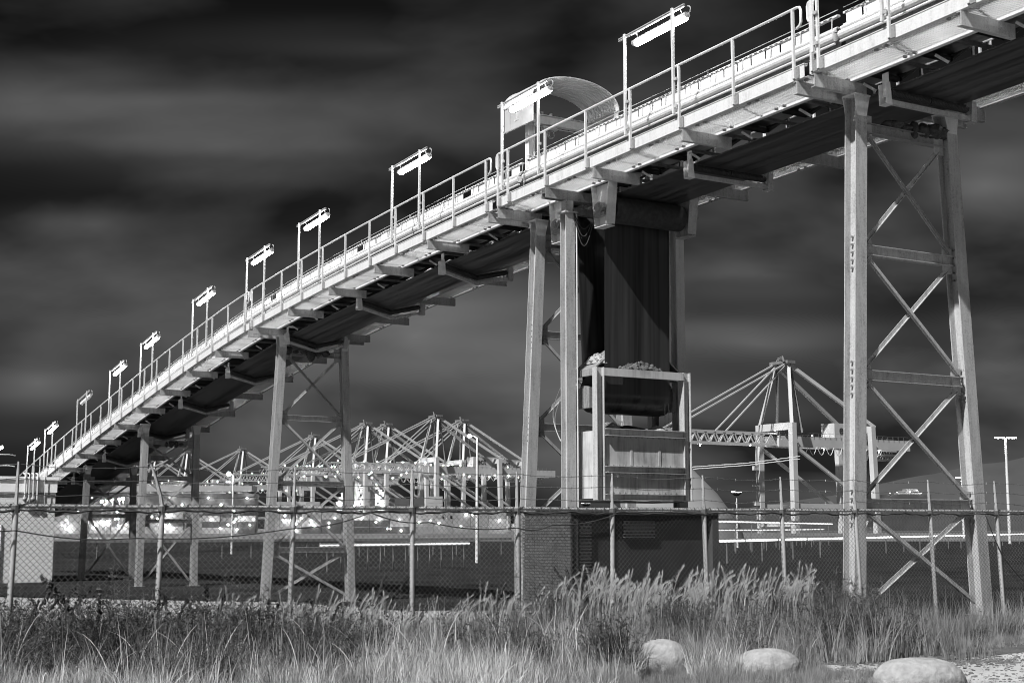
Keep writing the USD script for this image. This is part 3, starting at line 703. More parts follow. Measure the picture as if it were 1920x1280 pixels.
# ------------------------------------------------------------------ trestles
def trestle(u, label, ztop, base=0.0, levels=(2.3, 4.7, 7.1, 9.5), splay=0.047, steel="galv"):
    t = thing("trestle", label, "trestle", cw(u, W / 2, base), group="trestles carrying the conveyor gallery")
    top = float(prof(u)) - 1.70
    half = lambda z: 1.22 + splay * (top - z)
    legs = lambda s, z: cw(u, W / 2 + s * half(z), z)
    for s in (-1, 1):
        l = MB().hsec(legs(s, base), legs(s, top - 0.02), D, 0.29, 0.30)
        path = part("leg", l, steel, t)
        h = MB().box(legs(s, top - 0.005), D * 0.36, N * 0.40, np.array([0, 0, 0.03]))
        for e in (-1, 1):
            h.poly([legs(s, top - 0.02) + D * e * 0.155 + N * 0.20, legs(s, top - 0.02) + D * e * 0.155 - N * 0.20, legs(s, top - 0.42) + D * e * 0.155 - N * 0.12, legs(s, top - 0.42) + D * e * 0.155 + N * 0.12], 0.012)
        part("head_plate", h, "galv_b", path)
        part("base_plate", MB().box(legs(s, base + 0.02), D * 0.5, N * 0.5, np.array([0, 0, 0.05])), "galv_d", path)
        bolts = MB()
        for lv in levels[1:]:
            z = float(prof(u)) - lv
            if z < base + 0.6:
                continue
            for k in range(5):
                for e in (-1, 1):
                    bolts.bar(legs(s, z - 0.36 + 0.15 * k) + D * (e * 0.055 + 0.0), legs(s, z - 0.36 + 0.15 * k) + D * (e * 0.055) + N * (-0.07), 0.035, 0.035)
        part("bolts", bolts, "galv_d", path, kind="stuff")
    zs = [float(prof(u)) - lv for lv in levels if float(prof(u)) - lv > base + 0.4]
    ext = zs + [base + 0.12]
    for i, z in enumerate(zs):
        off = 0.16
        part("cross_beam", MB().hsec(legs(-1, z) + N * off, legs(1, z) - N * off, np.array([0, 0, 1.0]), 0.16, 0.20, 0.014, 0.010), "galv" if i else "galv_d", t)
        for s in (-1, 1):
            part("gusset", MB().box(legs(s, z) - N * s * 0.27 + D * 0.012, D * 0.014, N * 0.26, np.array([0, 0, 0.52])), "galv", t)
    for i in range(len(ext) - 1):
        za, zb = ext[i] - 0.16, ext[i + 1] + 0.18
        for s in (-1, 1):
            p, q = legs(-s, za) + N * s * 0.26 + D * (0.03 + 0.03 * s), legs(s, zb) - N * s * 0.26 + D * (0.03 + 0.03 * s)
            b = MB().bar(p, q, 0.10, 0.012, up=D).bar(p + np.array([0, 0, -0.04]) + D * 0.0, q + np.array([0, 0, -0.04]), 0.012, 0.075, up=D)
            part("brace", b, steel if i or s < 0 else "galv_d", t)
    return t
trestle(11.3, "largest and nearest trestle, standing beyond the right end of the fence", 0)
trestle(-0.3, "trestle standing just left of the take-up tower and counterweight", 0, base=-0.5)
trestle(-18.2, "trestle between the take-up tower and the far low end, second smallest", 0, base=-1.0)
trestle(-35.2, "smallest trestle in view, near the low end by the brick station", 0, base=-1.0, levels=(2.53, 4.2, 6.2), splay=0.012)
trestle(-45.5, "short dark trestle right behind the brick station, its crossed braces showing through the fence", 0, base=-1.0, levels=(2.5, 4.3), splay=0.02, steel="galv_d")
def lumps(c, n, w, seed, big=0.26):
    r = np.random.default_rng(seed); m = MB()
    for i in range(n):
        s = trimesh.creation.icosphere(2, 1.0)
        s.vertices *= 1 + 1.1 * (meshkit.fbm(s.vertices * 1.3 + i * 3.7, 4, seed)[:, None] - 0.5)
        k = r.uniform(0.45, 1.0) * big
        s.vertices *= np.array([k * 0.75, k * 0.75, k * r.uniform(0.4, 1.3) * (1.5 if i == n // 2 else 0.8)])
        s.apply_translation(c + N * w * (i / max(1, n - 1) - 0.5) + np.array([0, 0, k * 0.22]) + D * r.normal(0, 0.03))
        m.mesh(s)
    return m
single("coal_lumps", lumps(cw(11.3, 2.65, 9.48), 7, 1.5, 3, 0.30), "coal", "dark lumps of spilled coal caked on the top beam of the nearest trestle", "coal lumps", smooth=True)
single("coal_lumps", lumps(cw(-18.2, 2.1, 8.13), 6, 1.5, 5, 0.24), "coal", "dark spilled coal on the top beam of the second smallest trestle", "coal lumps", smooth=True)
single("coal_lumps", lumps(cw(-35.2, 2.5, 5.60), 4, 0.7, 8, 0.2), "coal", "small dark coal spill on the top beam of the smallest trestle", "coal lumps", smooth=True)

# ------------------------------------------------------------------ lamp frames along the handrail
def lamp(u, n, where, lit=True, far=False):
    t = thing("walkway_lamp", where, "lamp", cp_(u, W if far else 0, -1.3), group="fluorescent lamp frames along the far walkway" if far else "fluorescent lamp frames along the walkway")
    cp = lambda a, b, c: cp_(a, W - b if far else b, c)
    v = -0.055
    u2 = u + 1.78
    for k, uu in enumerate((u, u2)):
        p = part("post", MB().bar(cp(uu, v, -1.05), cp(uu, v, 1.30), 0.055, 0.055, D), "galv_b", t)
        for dz in (-0.30, -0.9):
            part("post_clamp", MB().box(cp(uu + 0.06, v, dz), D * 0.12, N * 0.03, np.array([0, 0, 0.06])), "galv", p)
    bar = MB().bar(cp(u - 0.30, v + 0.05, 1.28), cp(u2 + 0.36, v + 0.05, 1.28), 0.045, 0.022).bar(cp(u - 0.30, v + 0.05, 1.235), cp(u2 + 0.36, v + 0.05, 1.235), 0.045, 0.022)
    for x in np.linspace(-0.26, 2.10, 26):
        bar.box(cp(u + x, v + 0.05, 1.257), D * 0.045, N * 0.012, np.array([0, 0, 0.024]))
    part("crossbar", bar, "galv", t)
    s0, s1 = u + 0.22, u2 + 0.28
    h = part("lamp_housing", MB().tube([cp(s0, 0.10, 1.125), cp(s1, 0.10, 1.125)], 0.042, 8), "white", t)
    part("end_cap", MB().tube([cp(s0 - 0.08, 0.10, 1.07), cp(s0 + 0.03, 0.10, 1.07)], 0.075, 10).tube([cp(s1 - 0.02, 0.10, 1.07), cp(s1 + 0.05, 0.10, 1.07)], 0.075, 10), "galv", h)
    part("hanger", MB().bar(cp(s0 + 0.1, 0.03, 1.25), cp(s0 + 0.1, 0.10, 1.14), 0.03, 0.02).bar(cp(s1 - 0.12, 0.03, 1.25), cp(s1 - 0.12, 0.10, 1.14), 0.03, 0.02), "galv", t)
    part("tube", MB().tube([cp(s0 + 0.03, 0.10, 1.035), cp(s1 - 0.05, 0.10, 1.035), cp(s1 - 0.0, 0.10, 1.05)], 0.078, 12), "tube" if lit else "white", t, smooth=50)
    part("cable", MB().tube([cp(s1 + 0.02 + 0.14 * math.sin(a), 0.10, 1.17 + 0.10 * math.cos(a)) for a in np.linspace(0.2, math.pi, 9)], 0.012, 5), "galv", t)
LAMPS = [(-55.2 + 0.6, "walkway lamp at the lowest end of the conveyor, just above the brick station roof", True), (-50.4, "second walkway lamp up from the brick station", True), (-43.4, "dark unlit walkway lamp near the low end of the conveyor", False),
         (-37.35, "walkway lamp next uphill of the unlit one, left of the smallest trestle", True), (-32.3, "walkway lamp just uphill of the smallest trestle", True), (-25.1, "walkway lamp midway between the two smaller trestles", True),
         (-18.9, "walkway lamp right above the second smallest trestle", True), (-13.9, "walkway lamp first uphill of the second smallest trestle", True), (-6.68, "walkway lamp between that trestle and the curved hood", True),
         (-0.2, "walkway lamp in front of the curved corrugated hood", True), (5.3, "large walkway lamp uphill of the curved hood, topmost complete one", True), (11.4, "walkway lamp above the nearest trestle, its top cut by the picture edge", True), (18.6, "walkway lamp beyond the right edge uphill", True)]
for i, (u, lb, lit) in enumerate(LAMPS):
    lamp(u, i, lb, lit)
for i, (u, lb) in enumerate(((-49.5, "far walkway lamp behind the brick station"), (-41.0, "far walkway lamp between the short trestle and the smallest trestle"), (-33.0, "far walkway lamp just past the smallest trestle"), (-25.0, "far walkway lamp midway between the two smaller trestles"),
        (-16.5, "far walkway lamp just uphill of the second smallest trestle"), (-9.0, "far walkway lamp halfway from that trestle to the hood"), (-2.0, "far walkway lamp behind the curved hood"), (4.5, "far walkway lamp just uphill of the take-up tower"), (11.5, "far walkway lamp over the nearest trestle's right leg"), (18.5, "far walkway lamp beyond the right picture edge"))):
    lamp(u, i, lb, True, far=True)

# ------------------------------------------------------------------ hoist gantry with corrugated hood
HG = thing("hoist_gantry", "service hoist gantry over the belt with a curved corrugated hood and side panels", "gantry", cp(-1.2, W / 2, -1.2))
GU, GV0, GV1, GZ = -1.15, 1.38, 3.30, 12.72
for v in (GV0, GV1):
    part("post", MB().hsec(cw(GU, v, float(prof(GU)) - 1.2), cw(GU, v, GZ - 0.13), N, 0.20, 0.20, 0.014, 0.010), "galv_b", HG)
part("beam", MB().hsec(cw(GU, 0.95, GZ), cw(GU, 3.75, GZ), np.array([0, 0, 1.0]), 0.18, 0.26, 0.016, 0.012).box(cw(GU, W / 2 + 0.05, GZ), D * 0.10, N * 2.4, np.array([0, 0, 0.20])), "galv_b", HG)
for k, v in enumerate((1.75, 2.05)):
    part("bolt_head", MB().tube([cw(GU, v, GZ + 0.13), cw(GU, v, GZ + 0.22)], 0.05, 8), "galv", HG)
tr = part("hoist_trolley", MB().box(cw(GU, 2.0, GZ - 0.22), D * 0.16, N * 0.42, np.array([0, 0, 0.09])), "galv", HG)
part("hook_chain", MB().tube([cw(GU, 2.05 + 0.11 * math.sin(a), GZ - 0.36 - 0.12 * math.cos(a)) for a in np.linspace(0, 2 * math.pi, 14)], 0.016, 5).tube([cw(GU, 2.08 + 0.09 * math.sin(a), GZ - 0.36 - 0.10 * math.cos(a)) for a in np.linspace(0, 2 * math.pi, 14)], 0.014, 5), "galv_d", tr)
part("guide_wire", MB().tube([cw(GU, v, GZ - 0.2) for v in (1.4, 3.3)], 0.012, 5), "galv", HG)
part("knee_bracket", MB().box(cw(GU + 0.02, 3.16, GZ - 0.20), D * 0.14, N * 0.34, np.array([0, 0, 0.10])), "galv", HG)
for v in (0.97, W - 0.97):
    pn = MB()
    for k in range(5):
        u0 = -1.80 + 0.30 * k
        pn.box(cw(u0 + 0.15, v + 0.006 * (k % 2), 12.72), D * 0.296, N * 0.016, np.array([0, 0, 0.66]))
    pp = part("side_panel", pn, "cover", HG)
    part("panel_edge", MB().bar(cw(-1.82, v, 12.39), cw(-0.28, v, 12.39), 0.05, 0.03).bar(cw(-1.82, v, 13.05), cw(-0.28, v, 13.05), 0.05, 0.03), "galv", pp)
arch = MB()
vr = (W - 0.97 - 0.97) / 2
rows = []
for k, u in enumerate(np.linspace(-1.80, -0.32, 89)):
    bumpv = 0.026 * math.cos(k * 2 * math.pi / 8)
    row = []
    for a in np.linspace(0, math.pi, 25):
        x = math.cos(math.pi - a) * (vr + bumpv); z = (math.sin(a) ** 0.9) * (0.66 + bumpv)
        row.append(cw(u, W / 2 + x, 13.06 + z))
    rows.append(row)
part("hood", ribbon(rows, 0.008), "cover", HG, smooth=50)
rib = MB().tube(rows[0], 0.022, 6).tube(rows[-1], 0.022, 6)
part("hood_edge", rib, "galv_b", HG)

# ------------------------------------------------------------------ brick pit house under the counterweight
PIT = thing("pit_house", "small dark brick building directly under the hanging counterweight", "building", cw(1.9, W / 2, 0))
PU0, PU1, PV0, PV1, PH, PB = 0.80, 2.95, -0.05, 4.35, 2.02, -0.45
part("wall", MB().box(cw((PU0 + PU1) / 2, PV0 + 0.13, (PH + PB) / 2), D * (PU1 - PU0 - 0.1), N * 0.2, np.array([0, 0, PH - PB])), "mortar", PIT)
part("wall", MB().box(cw((PU0 + PU1) / 2, PV1 - 0.1, (PH + PB) / 2), D * (PU1 - PU0 - 0.1), N * 0.2, np.array([0, 0, PH - PB])), "brick3", PIT)
part("wall", MB().box(cw(PU0 + 0.1, (PV0 + PV1) / 2, (PH + PB) / 2), D * 0.2, N * (PV1 - PV0 - 0.6), np.array([0, 0, PH - PB - 0.02])), "brick3", PIT)
part("wall", MB().box(cw(PU1 - 0.3, (PV0 + PV1) / 2, (PH + PB) / 2), D * 0.2, N * (PV1 - PV0 - 0.6), np.array([0, 0, PH - PB - 0.02])), "shed", PIT)
part("roof_slab", MB().box(cw((PU0 + PU1) / 2, (PV0 + PV1) / 2, PH + 0.04), D * (PU1 - PU0 - 0.04), N * (PV1 - PV0 - 0.04), np.array([0, 0, 0.08])), "shed", PIT)
ch, bl = 0.068, 0.225
for r in range(-6, int((PH - 0.02) / ch)):
    s = PU0 + (0 if r % 2 == 0 else -bl / 2)
    while s < PU1 - 0.02:
        a, b = max(s, PU0), min(s + bl - 0.011, PU1)
        if b - a > 0.03:
            part("brick", MB().box(cw((a + b) / 2, PV0 + 0.02 + rng.normal(0, 0.0015), r * ch + ch / 2), D * (b - a), N * 0.05, np.array([0, 0, ch - 0.011])), ("brick", "brick2", "brick", "brick3")[rng.integers(4)], PIT)
        s += bl
for v0, v1, z0, z1 in ((1.55, 2.45, 1.45, 1.88), (0.30, 0.62, 0.65, 1.85)):
    fr = part("louvre_window", MB().box(cw(PU1 - 0.19, (v0 + v1) / 2, (z0 + z1) / 2), D * 0.02, N * (v1 - v0), np.array([0, 0, z1 - z0])), "pane", PIT)
    for z in np.arange(z0 + 0.04, z1, 0.075):
        part("louvre", MB().box(cw(PU1 - 0.15, (v0 + v1) / 2, z), D * 0.05, N * (v1 - v0), np.array([0, 0, 0.018]) + D * 0.03), "galv_d", fr)

# ------------------------------------------------------------------ brick station at the low end
ST = thing("transfer_station", "low brick transfer station with a white roof band at the conveyor's low end", "building", cw(-46, -6, 0))
SU, SV0, SV1 = -43.2, -14.0, -1.02
brick_far = usdkit.material(stage, "/World/Looks/far_brickwork", {
    "geo": ("geometry", {}), "rot": ("mapping", {"rotation": (0, 0, YAW)}), "sp": ("separate_xyz", {}), "cb": ("combine_xyz", {}),
    "br": ("brick_texture", {"scale": 1.0, "brick_width": 0.44, "row_height": 0.15, "mortar_size": 0.016, "color1": g(0.64), "color2": g(0.69), "mortar": g(0.54)}),
    "p": ("principled_bsdf", {"roughness": 0.9}),
}, [("geo.position", "rot.vector"), ("rot.vector", "sp.vector"), ("sp.y", "cb.x"), ("sp.z", "cb.y"), ("cb.vector", "br.vector"), ("br.color", "p.base_color")], surface="p.BSDF")
part("wall", MB().box(cw(SU - 4, (SV0 + SV1) / 2, 1.19), D * 8, N * (SV1 - SV0), np.array([0, 0, 4.58])), brick_far, ST)
part("fascia", MB().box(cw(SU - 4, (SV0 + SV1) / 2, 3.80), D * 8.12, N * (SV1 - SV0 + 0.12), np.array([0, 0, 0.62])), "white_s", ST)
part("roof_edge", MB().box(cw(SU - 4, (SV0 + SV1) / 2, 4.19), D * 8.24, N * (SV1 - SV0 + 0.24), np.array([0, 0, 0.15])), "white_s", ST)
part("soffit_strip", MB().box(cw(SU + 0.03, (SV0 + SV1) / 2, 3.43), D * 0.05, N * (SV1 - SV0), np.array([0, 0, 0.09])), "galv_d", ST)
for k, (v, r) in enumerate(((-2.55, 0.055), (-2.35, 0.04), (-2.15, 0.05), (-1.95, 0.05), (-1.6, 0.02))):
    pp = part("downpipe", MB().tube([cw(SU - 0.3, v, 4.45), cw(SU + 0.10, v, 4.40), cw(SU + 0.14, v, 4.2), cw(SU + 0.14, v, 3.2 - 0.25 * (k % 2)), cw(SU + 0.10, v + 0.05, 2.9 - 0.25 * (k % 2)), cw(SU - 0.05, v + 0.05, 2.75 - 0.25 * (k % 2))], r * 0.8, 7), "galv_b", ST)
    if k in (0, 2):
        part("elbow", sphere(cw(SU + 0.15, v, 3.15), 0.12, 2), "galv_d", pp)
for v in (-4.9, -3.6):
    part("door_frame", MB().bar(cw(SU + 0.03, v, -1), cw(SU + 0.03, v, 1.9), 0.06, 0.05), "white", ST)
for z in (0.55, 1.1):
    part("roof_railing", MB().tube([cw(SU - 0.2, -9.0, 4.26 + z), cw(SU - 0.2, -3.3, 4.26 + z), cw(SU - 0.9, -2.9, 4.26 + z)], 0.03, 6), "galv_b", ST)
for v in np.arange(-8.6, -2.9, 0.95):
    part("railing_post", MB().bar(cw(SU - 0.2, v, 4.26), cw(SU - 0.2, v, 5.36), 0.05, 0.05), "galv_b", ST)
lf = part("roof_lamp", MB().bar(cw(SU - 0.4, -3.95, 4.27), cw(SU - 0.4, -3.95, 5.75), 0.05, 0.05).bar(cw(SU - 0.4, -4.3, 5.35), cw(SU - 0.4, -3.6, 5.80), 0.06, 0.10), "galv", ST)
part("roof_lamp_tube", MB().tube([cw(SU - 0.33, -4.3, 5.28), cw(SU - 0.33, -3.62, 5.72)], 0.05, 8), "tube", lf)

# ------------------------------------------------------------------ chain-link fence
FL, FR_ = np.array([-5.66, 16.0]), np.array([8.26, 23.95])
FD = np.append((FR_ - FL) / np.linalg.norm(FR_ - FL), 0.0); FN = np.array([-FD[1], FD[0], 0.0])
def fence_s(px):
    """Distance along the fence line of the pixel column px at rail height."""
    k = (px - 960) / FPX / (math.cos(PITCH) + math.sin(PITCH) * (HORIZON - 640) / FPX)
    # FL + s FD = Y * (k, 1)
    return (FL[0] - k * FL[1]) / (k * FD[1] - FD[0])
PXS = [25, 300, 547, 773, 970, 1147, 1322, 1468, 1607, 1747, 1872]
LEAN = [-.013, -.012, -.012, .014, .015, .002, .03, .03, .045, .047, .052]
SP = [fence_s(x) for x in PXS]
SP = [SP[0] - 1.6] + SP + [SP[-1] + 1.5, SP[-1] + 3.0]
LEAN = [-.013] + LEAN + [.05, .05]
RAILZ = lambda s: 1.945 + 0.0022 * s
def fp(s, z, off=0.0):
    ln = np.interp(s, SP, LEAN)
    return np.array([FL[0], FL[1], 0]) + FD * (s + ln * (1.0 - z) * 1.1) + FN * (off - 0.01 * z) + np.array([0, 0, z])
FEN = thing("chain_link_fence", "rusty chain-link fence with barbed wire on leaning pipe posts crossing the foreground", "fence", (FL[0], FL[1], 0))
for i, s in enumerate(SP):
    z1 = RAILZ(s)
    p = part("post", MB().tube([fp(s, -0.1), fp(s, 1.0), fp(s, z1 + 0.02)], 0.034 if i != 5 else 0.045, 9), "post", FEN, smooth=50)
    bend = -0.10 if i == 2 else 0.0
    part("barb_arm", MB().tube([fp(s, z1), fp(s + bend * 0.3, z1 + 0.15), fp(s + bend, z1 + 0.36), fp(s + bend * 1.6, z1 + 0.50)], [0.026, 0.022, 0.018, 0.012], 6), "post", p)
    part("tie_band", MB().tube([fp(s, z1 - 0.07), fp(s, z1 + 0.01)], 0.048, 9), "rusty", p)
S0, S1 = SP[0] - 0.3, SP[-1] + 0.3
ss = np.linspace(S0, S1, 70)
part("top_rail", MB().tube([fp(s, RAILZ(s) + 0.004 * math.sin(3 * s), 0.035) for s in ss], 0.024, 9), "post", FEN, smooth=50)
fold = [fp(s, RAILZ(s) - 0.052 + 0.012 * math.sin(7 * s) + 0.008 * math.sin(23 * s), -0.03) for s in np.linspace(S0, S1, 260)]
part("tension_wire", MB().tube(fold, [0.010 + 0.007 * abs(math.sin(0.37 * i)) for i in range(260)], 6), "black", FEN)
pitch = 0.072
def link_mesh():
    """Every wire of the netting as a zigzag of thin triangular tubes."""
    cols = int((S1 - S0) / (pitch / 2)); rowsn = int(2.0 / (pitch / 2)) + 1
    j = np.arange(rowsn + 1)
    r = 0.0030
    V, F, n = [], [], 0
    for k in range(cols):
        i = k + ((j + k) % 2)
        s = S0 + i * pitch / 2
        z = np.array([RAILZ(x) for x in s]) + 0.035 - j * pitch / 2
        sag = 0.03 * np.sin(s * 1.7) * np.sin(z * 1.5) + 0.02 * meshkit.noise(np.stack([s * 0.8, z * 1.2, z * 0], -1), 4)
        ds = 0.012 * (meshkit.noise(np.stack([s * 1.3, z * 2, z * 0 + 7], -1), 6) - 0.5)
        ln = np.interp(s, SP, LEAN)
        P = np.array([FL[0], FL[1], 0])[None] + FD[None] * (s + ds + ln * (1.0 - z) * 1.1)[:, None] + FN[None] * (-0.038 + sag * 0.5 + 0.004 * ((j % 2) * 2 - 1))[:, None]
        P[:, 2] = z
        sidev = np.stack([FD * r, -FD * r * 0.6 + np.array([0, 0, r]), -FD * r * 0.6 - np.array([0, 0, r])])
        v = (P[:, None] + sidev[None]).reshape(-1, 3)
        m = len(P)
        q = np.arange(m - 1)
        for a in range(3):
            b = (a + 1) % 3
            F.append(np.stack([q * 3 + a, q * 3 + b, (q + 1) * 3 + b], -1) + n); F.append(np.stack([q * 3 + a, (q + 1) * 3 + b, (q + 1) * 3 + a], -1) + n)
        V.append(v); n += len(v)
    return MB().add(np.vstack(V), np.vstack(F))
part("wire_netting", link_mesh(), "wire", FEN, kind="stuff")
for k, h in enumerate((0.47, 0.31, 0.14)):
    pts = []
    for a, b in zip(SP[:-1], SP[1:]):
        for x in np.linspace(0, 1, 8)[:-1]:
            s = a + (b - a) * x
            pts.append(fp(s, RAILZ(s) + h - 0.03 * math.sin(math.pi * x) * (1 + 0.4 * math.sin(s * 3 + k)) + 0.004 * math.sin(s * 9)))
    w = part("barbed_wire", MB().tube(pts, 0.0042, 5), "wire", FEN)
    pts = np.array(pts); barbs = MB()
    L = np.concatenate([[0], np.cumsum(np.linalg.norm(np.diff(pts, axis=0), axis=1))])
    for x in np.arange(0.05, L[-1], 0.11):
        c = np.array([np.interp(x, L, pts[:, i]) for i in range(3)]); a = x * 37 % 3.1
        e = np.array([0, 0, 1.0]) * math.cos(a) + FN * math.sin(a)
        barbs.bar(c - e * 0.016 - FD * 0.006, c + e * 0.016 + FD * 0.006, 0.004, 0.004)
    part("barbs", barbs, "wire", w, kind="stuff")
def sagged(s_pts, off):
    out = []
    for (a, za), (b, zb) in zip(s_pts[:-1], s_pts[1:]):
        for x in np.linspace(0, 1, 9)[:-1]:
            out.append(fp(a + (b - a) * x, za + (zb - za) * x - 0.05 * math.sin(math.pi * x), off))
    return MB().tube(out + [fp(s_pts[-1][0], s_pts[-1][1], off)], 0.008, 6)
single("slack_cable", sagged([(S0, RAILZ(0) - 0.22), (fence_s(25), RAILZ(0) - 0.27), (fence_s(250), RAILZ(0) - 0.36), (fence_s(540), RAILZ(0) - 0.25), (fence_s(690), RAILZ(0) - 0.05), (fence_s(800), RAILZ(0) - 0.17), (fence_s(965), RAILZ(0) - 0.24), (fence_s(1030), RAILZ(0) - 0.20), (fence_s(1150), RAILZ(0) - 0.05)], -0.07), "black", "black cable hanging slack along the left half of the fence just below its top rail", "cable")
single("slack_cable", sagged([(fence_s(1845), RAILZ(0) - 0.03), (fence_s(1875), RAILZ(0) - 0.75), (fence_s(1925), RAILZ(0) - 1.25), (S1, RAILZ(0) - 1.4)], -0.07), "black", "black cable hanging down at the right end of the fence", "cable")
wrap = MB()
for s in np.arange(S0 + 0.1, S1, 0.145):
    wrap.tube([fp(s - 0.02, RAILZ(s) - 0.03, -0.0), fp(s, RAILZ(s) + 0.026, 0.012), fp(s + 0.02, RAILZ(s) + 0.028, 0.05), fp(s + 0.035, RAILZ(s) - 0.02, 0.065)], 0.005, 4)
part("tie_wires", wrap, "rusty", FEN, kind="stuff")
# ------------------------------------------------------------------ boulders and pebbles
def boulder(px, py, Y, w, h, dpt, seed, label, up=0.0):
    s = trimesh.creation.icosphere(4, 1.0)
    v = s.vertices
    v = np.sign(v) * np.abs(v) ** 0.92
    v = v * (1 + 0.16 * (meshkit.fbm(v * 0.9 + seed, 4, seed)[:, None] - 0.5) + 0.05 * (meshkit.fbm(v * 3.5 + seed, 4, seed + 4)[:, None] - 0.5))
    v *= np.array([w / 2, dpt / 2, h])
    c = at(px, py, Y)
    s.vertices = v + np.array([c[0], c[1], up])
    single("boulder", s, "stone", label, "boulder", group="pale boulders in front of the fence", smooth=True)
boulder(1242, 1240, 17.4, 0.68, 0.28, 0.55, 1, "smallest pale boulder, half hidden by grass, left of the other two", 0.10)
boulder(1438, 1245, 17.0, 0.82, 0.25, 0.6, 5, "smooth pale boulder, middle one of three, at the edge of the gravel path", 0.06)
boulder(1725, 1290, 15.6, 1.0, 0.26, 0.7, 9, "largest pale boulder, on the gravel path at the bottom edge", 0.07)
r = np.random.default_rng(21)
peb = MB()
for i in range(2200):
    px_, Y = r.uniform(1480, 1960), r.uniform(16.2, 20.6)
    if r.random() < 0.5:
        px_, Y = r.normal(1780, 90), r.normal(18.7, 0.45)
    c = at(px_, 1100, Y); 
    if c[0] < 3.2:
        continue
    s = trimesh.creation.icosphere(1, 1.0); s.vertices *= 1 + 0.5 * (meshkit.noise(s.vertices * 1.5 + i, 3)[:, None] - 0.5); k = abs(r.normal(0.0, 0.009)) + 0.004
    s.vertices *= k * r.uniform(0.6, 1.4, 3) * np.array([1.3, 1, 0.7])
    s.apply_translation([c[0], c[1], float(ground_z(c[0], c[1])) + 0.014])
    peb.mesh(s)
single("pebbles", peb, "pebble", "dark loose pebbles scattered over the pale gravel path", "pebbles", kind="stuff")

# ------------------------------------------------------------------ vegetation
def blades(n, hmin, hmax, spread, lean, width, seed, segs=4, curl=0.5, wind=(0.10, 0.0)):
    """A tuft: thin ribbons that arch over by very different amounts."""
    r = np.random.default_rng(seed); V, F, k = [], [], 0
    for _ in range(n):
        a = r.uniform(0, 2 * math.pi); q = spread * math.sqrt(r.random())
        base = np.array([q * math.cos(a), q * math.sin(a), -0.03])
        h = r.uniform(hmin, hmax) * (0.6 + 0.4 * r.random()); la = a + r.normal(0, 0.8)
        bend = abs(r.normal(lean, lean * 0.8)); arch = curl * r.uniform(0.2, 2.2)
        dirv = np.array([math.cos(la), math.sin(la)]) * bend + np.array(wind)
        fa = r.uniform(0, math.pi); side = np.array([math.cos(fa), math.sin(fa), 0])
        w = width * r.uniform(0.55, 1.4)
        nd = np.linalg.norm(dirv) + 1e-6; dirn = dirv / nd
        c, ang = base.copy(), 0.35 * nd
        for i in range(segs + 1):
            t = i / segs
            ww = w * (1 - t ** 1.5 * 0.9) * 0.5
            V += [c - side * ww, c + side * ww]
            st = h / segs
            c = c + np.array([dirn[0] * math.sin(ang), dirn[1] * math.sin(ang), math.cos(ang)]) * st
            ang += (0.25 + arch) * nd * 2.2 / segs * (0.4 + 1.2 * t)
        for i in range(segs):
            b = k + 2 * i
            F.append([b, b + 1, b + 3, b + 2])
        k += 2 * (segs + 1)
    return MB().add(V, F)
def plume_clump(n, h, seed):
    """Tall grass stems with feathery nodding plumes; returns (stems, plumes)."""
    r = np.random.default_rng(seed); stems, V, F, k = MB(), [], [], 0
    for _ in range(n):
        base = np.array([r.normal(0, 0.13), r.normal(0, 0.13), -0.02]); hh = h * r.uniform(0.66, 1.08)
        la = r.normal(0.1, 1.1); lean = np.array([math.cos(la), math.sin(la), 0]) * r.uniform(0.03, 0.16)
        nodk = r.uniform(0.02, 0.20)
        def P(t):
            return base + lean * hh * t ** 2 + np.array([0, 0, hh * t]) + (np.array([math.cos(la), math.sin(la), -0.45]) * nodk * max(0, (t - 0.72) / 0.28) ** 2)
        stems.tube([P(t) for t in np.linspace(0, 0.9, 6)], [0.0036, 0.0034, 0.003, 0.0028, 0.0024, 0.002], 3, caps=False)
        L = r.uniform(0.24, 0.36) / hh
        for i in range(130):
            t = r.random(); c0 = P(1 - L + L * t)
            wd = 0.036 * math.sin(math.pi * min(1, 0.10 + 0.88 * t)) ** 0.8 + 0.004
            a = r.uniform(0, 2 * math.pi)
            wd *= r.uniform(0.4, 1.5); e = np.array([math.cos(a) * wd, math.sin(a) * wd, r.uniform(0.015, 0.06)])
            c1 = c0 + e; sd = np.cross(e, [0.3, 0.5, 0.8]); sd = sd / np.linalg.norm(sd) * 0.0021
            V += [c0 - sd, c0 + sd, c1]; F.append([k, k + 1, k + 2]); k += 3
    return stems, MB().add(V, F)
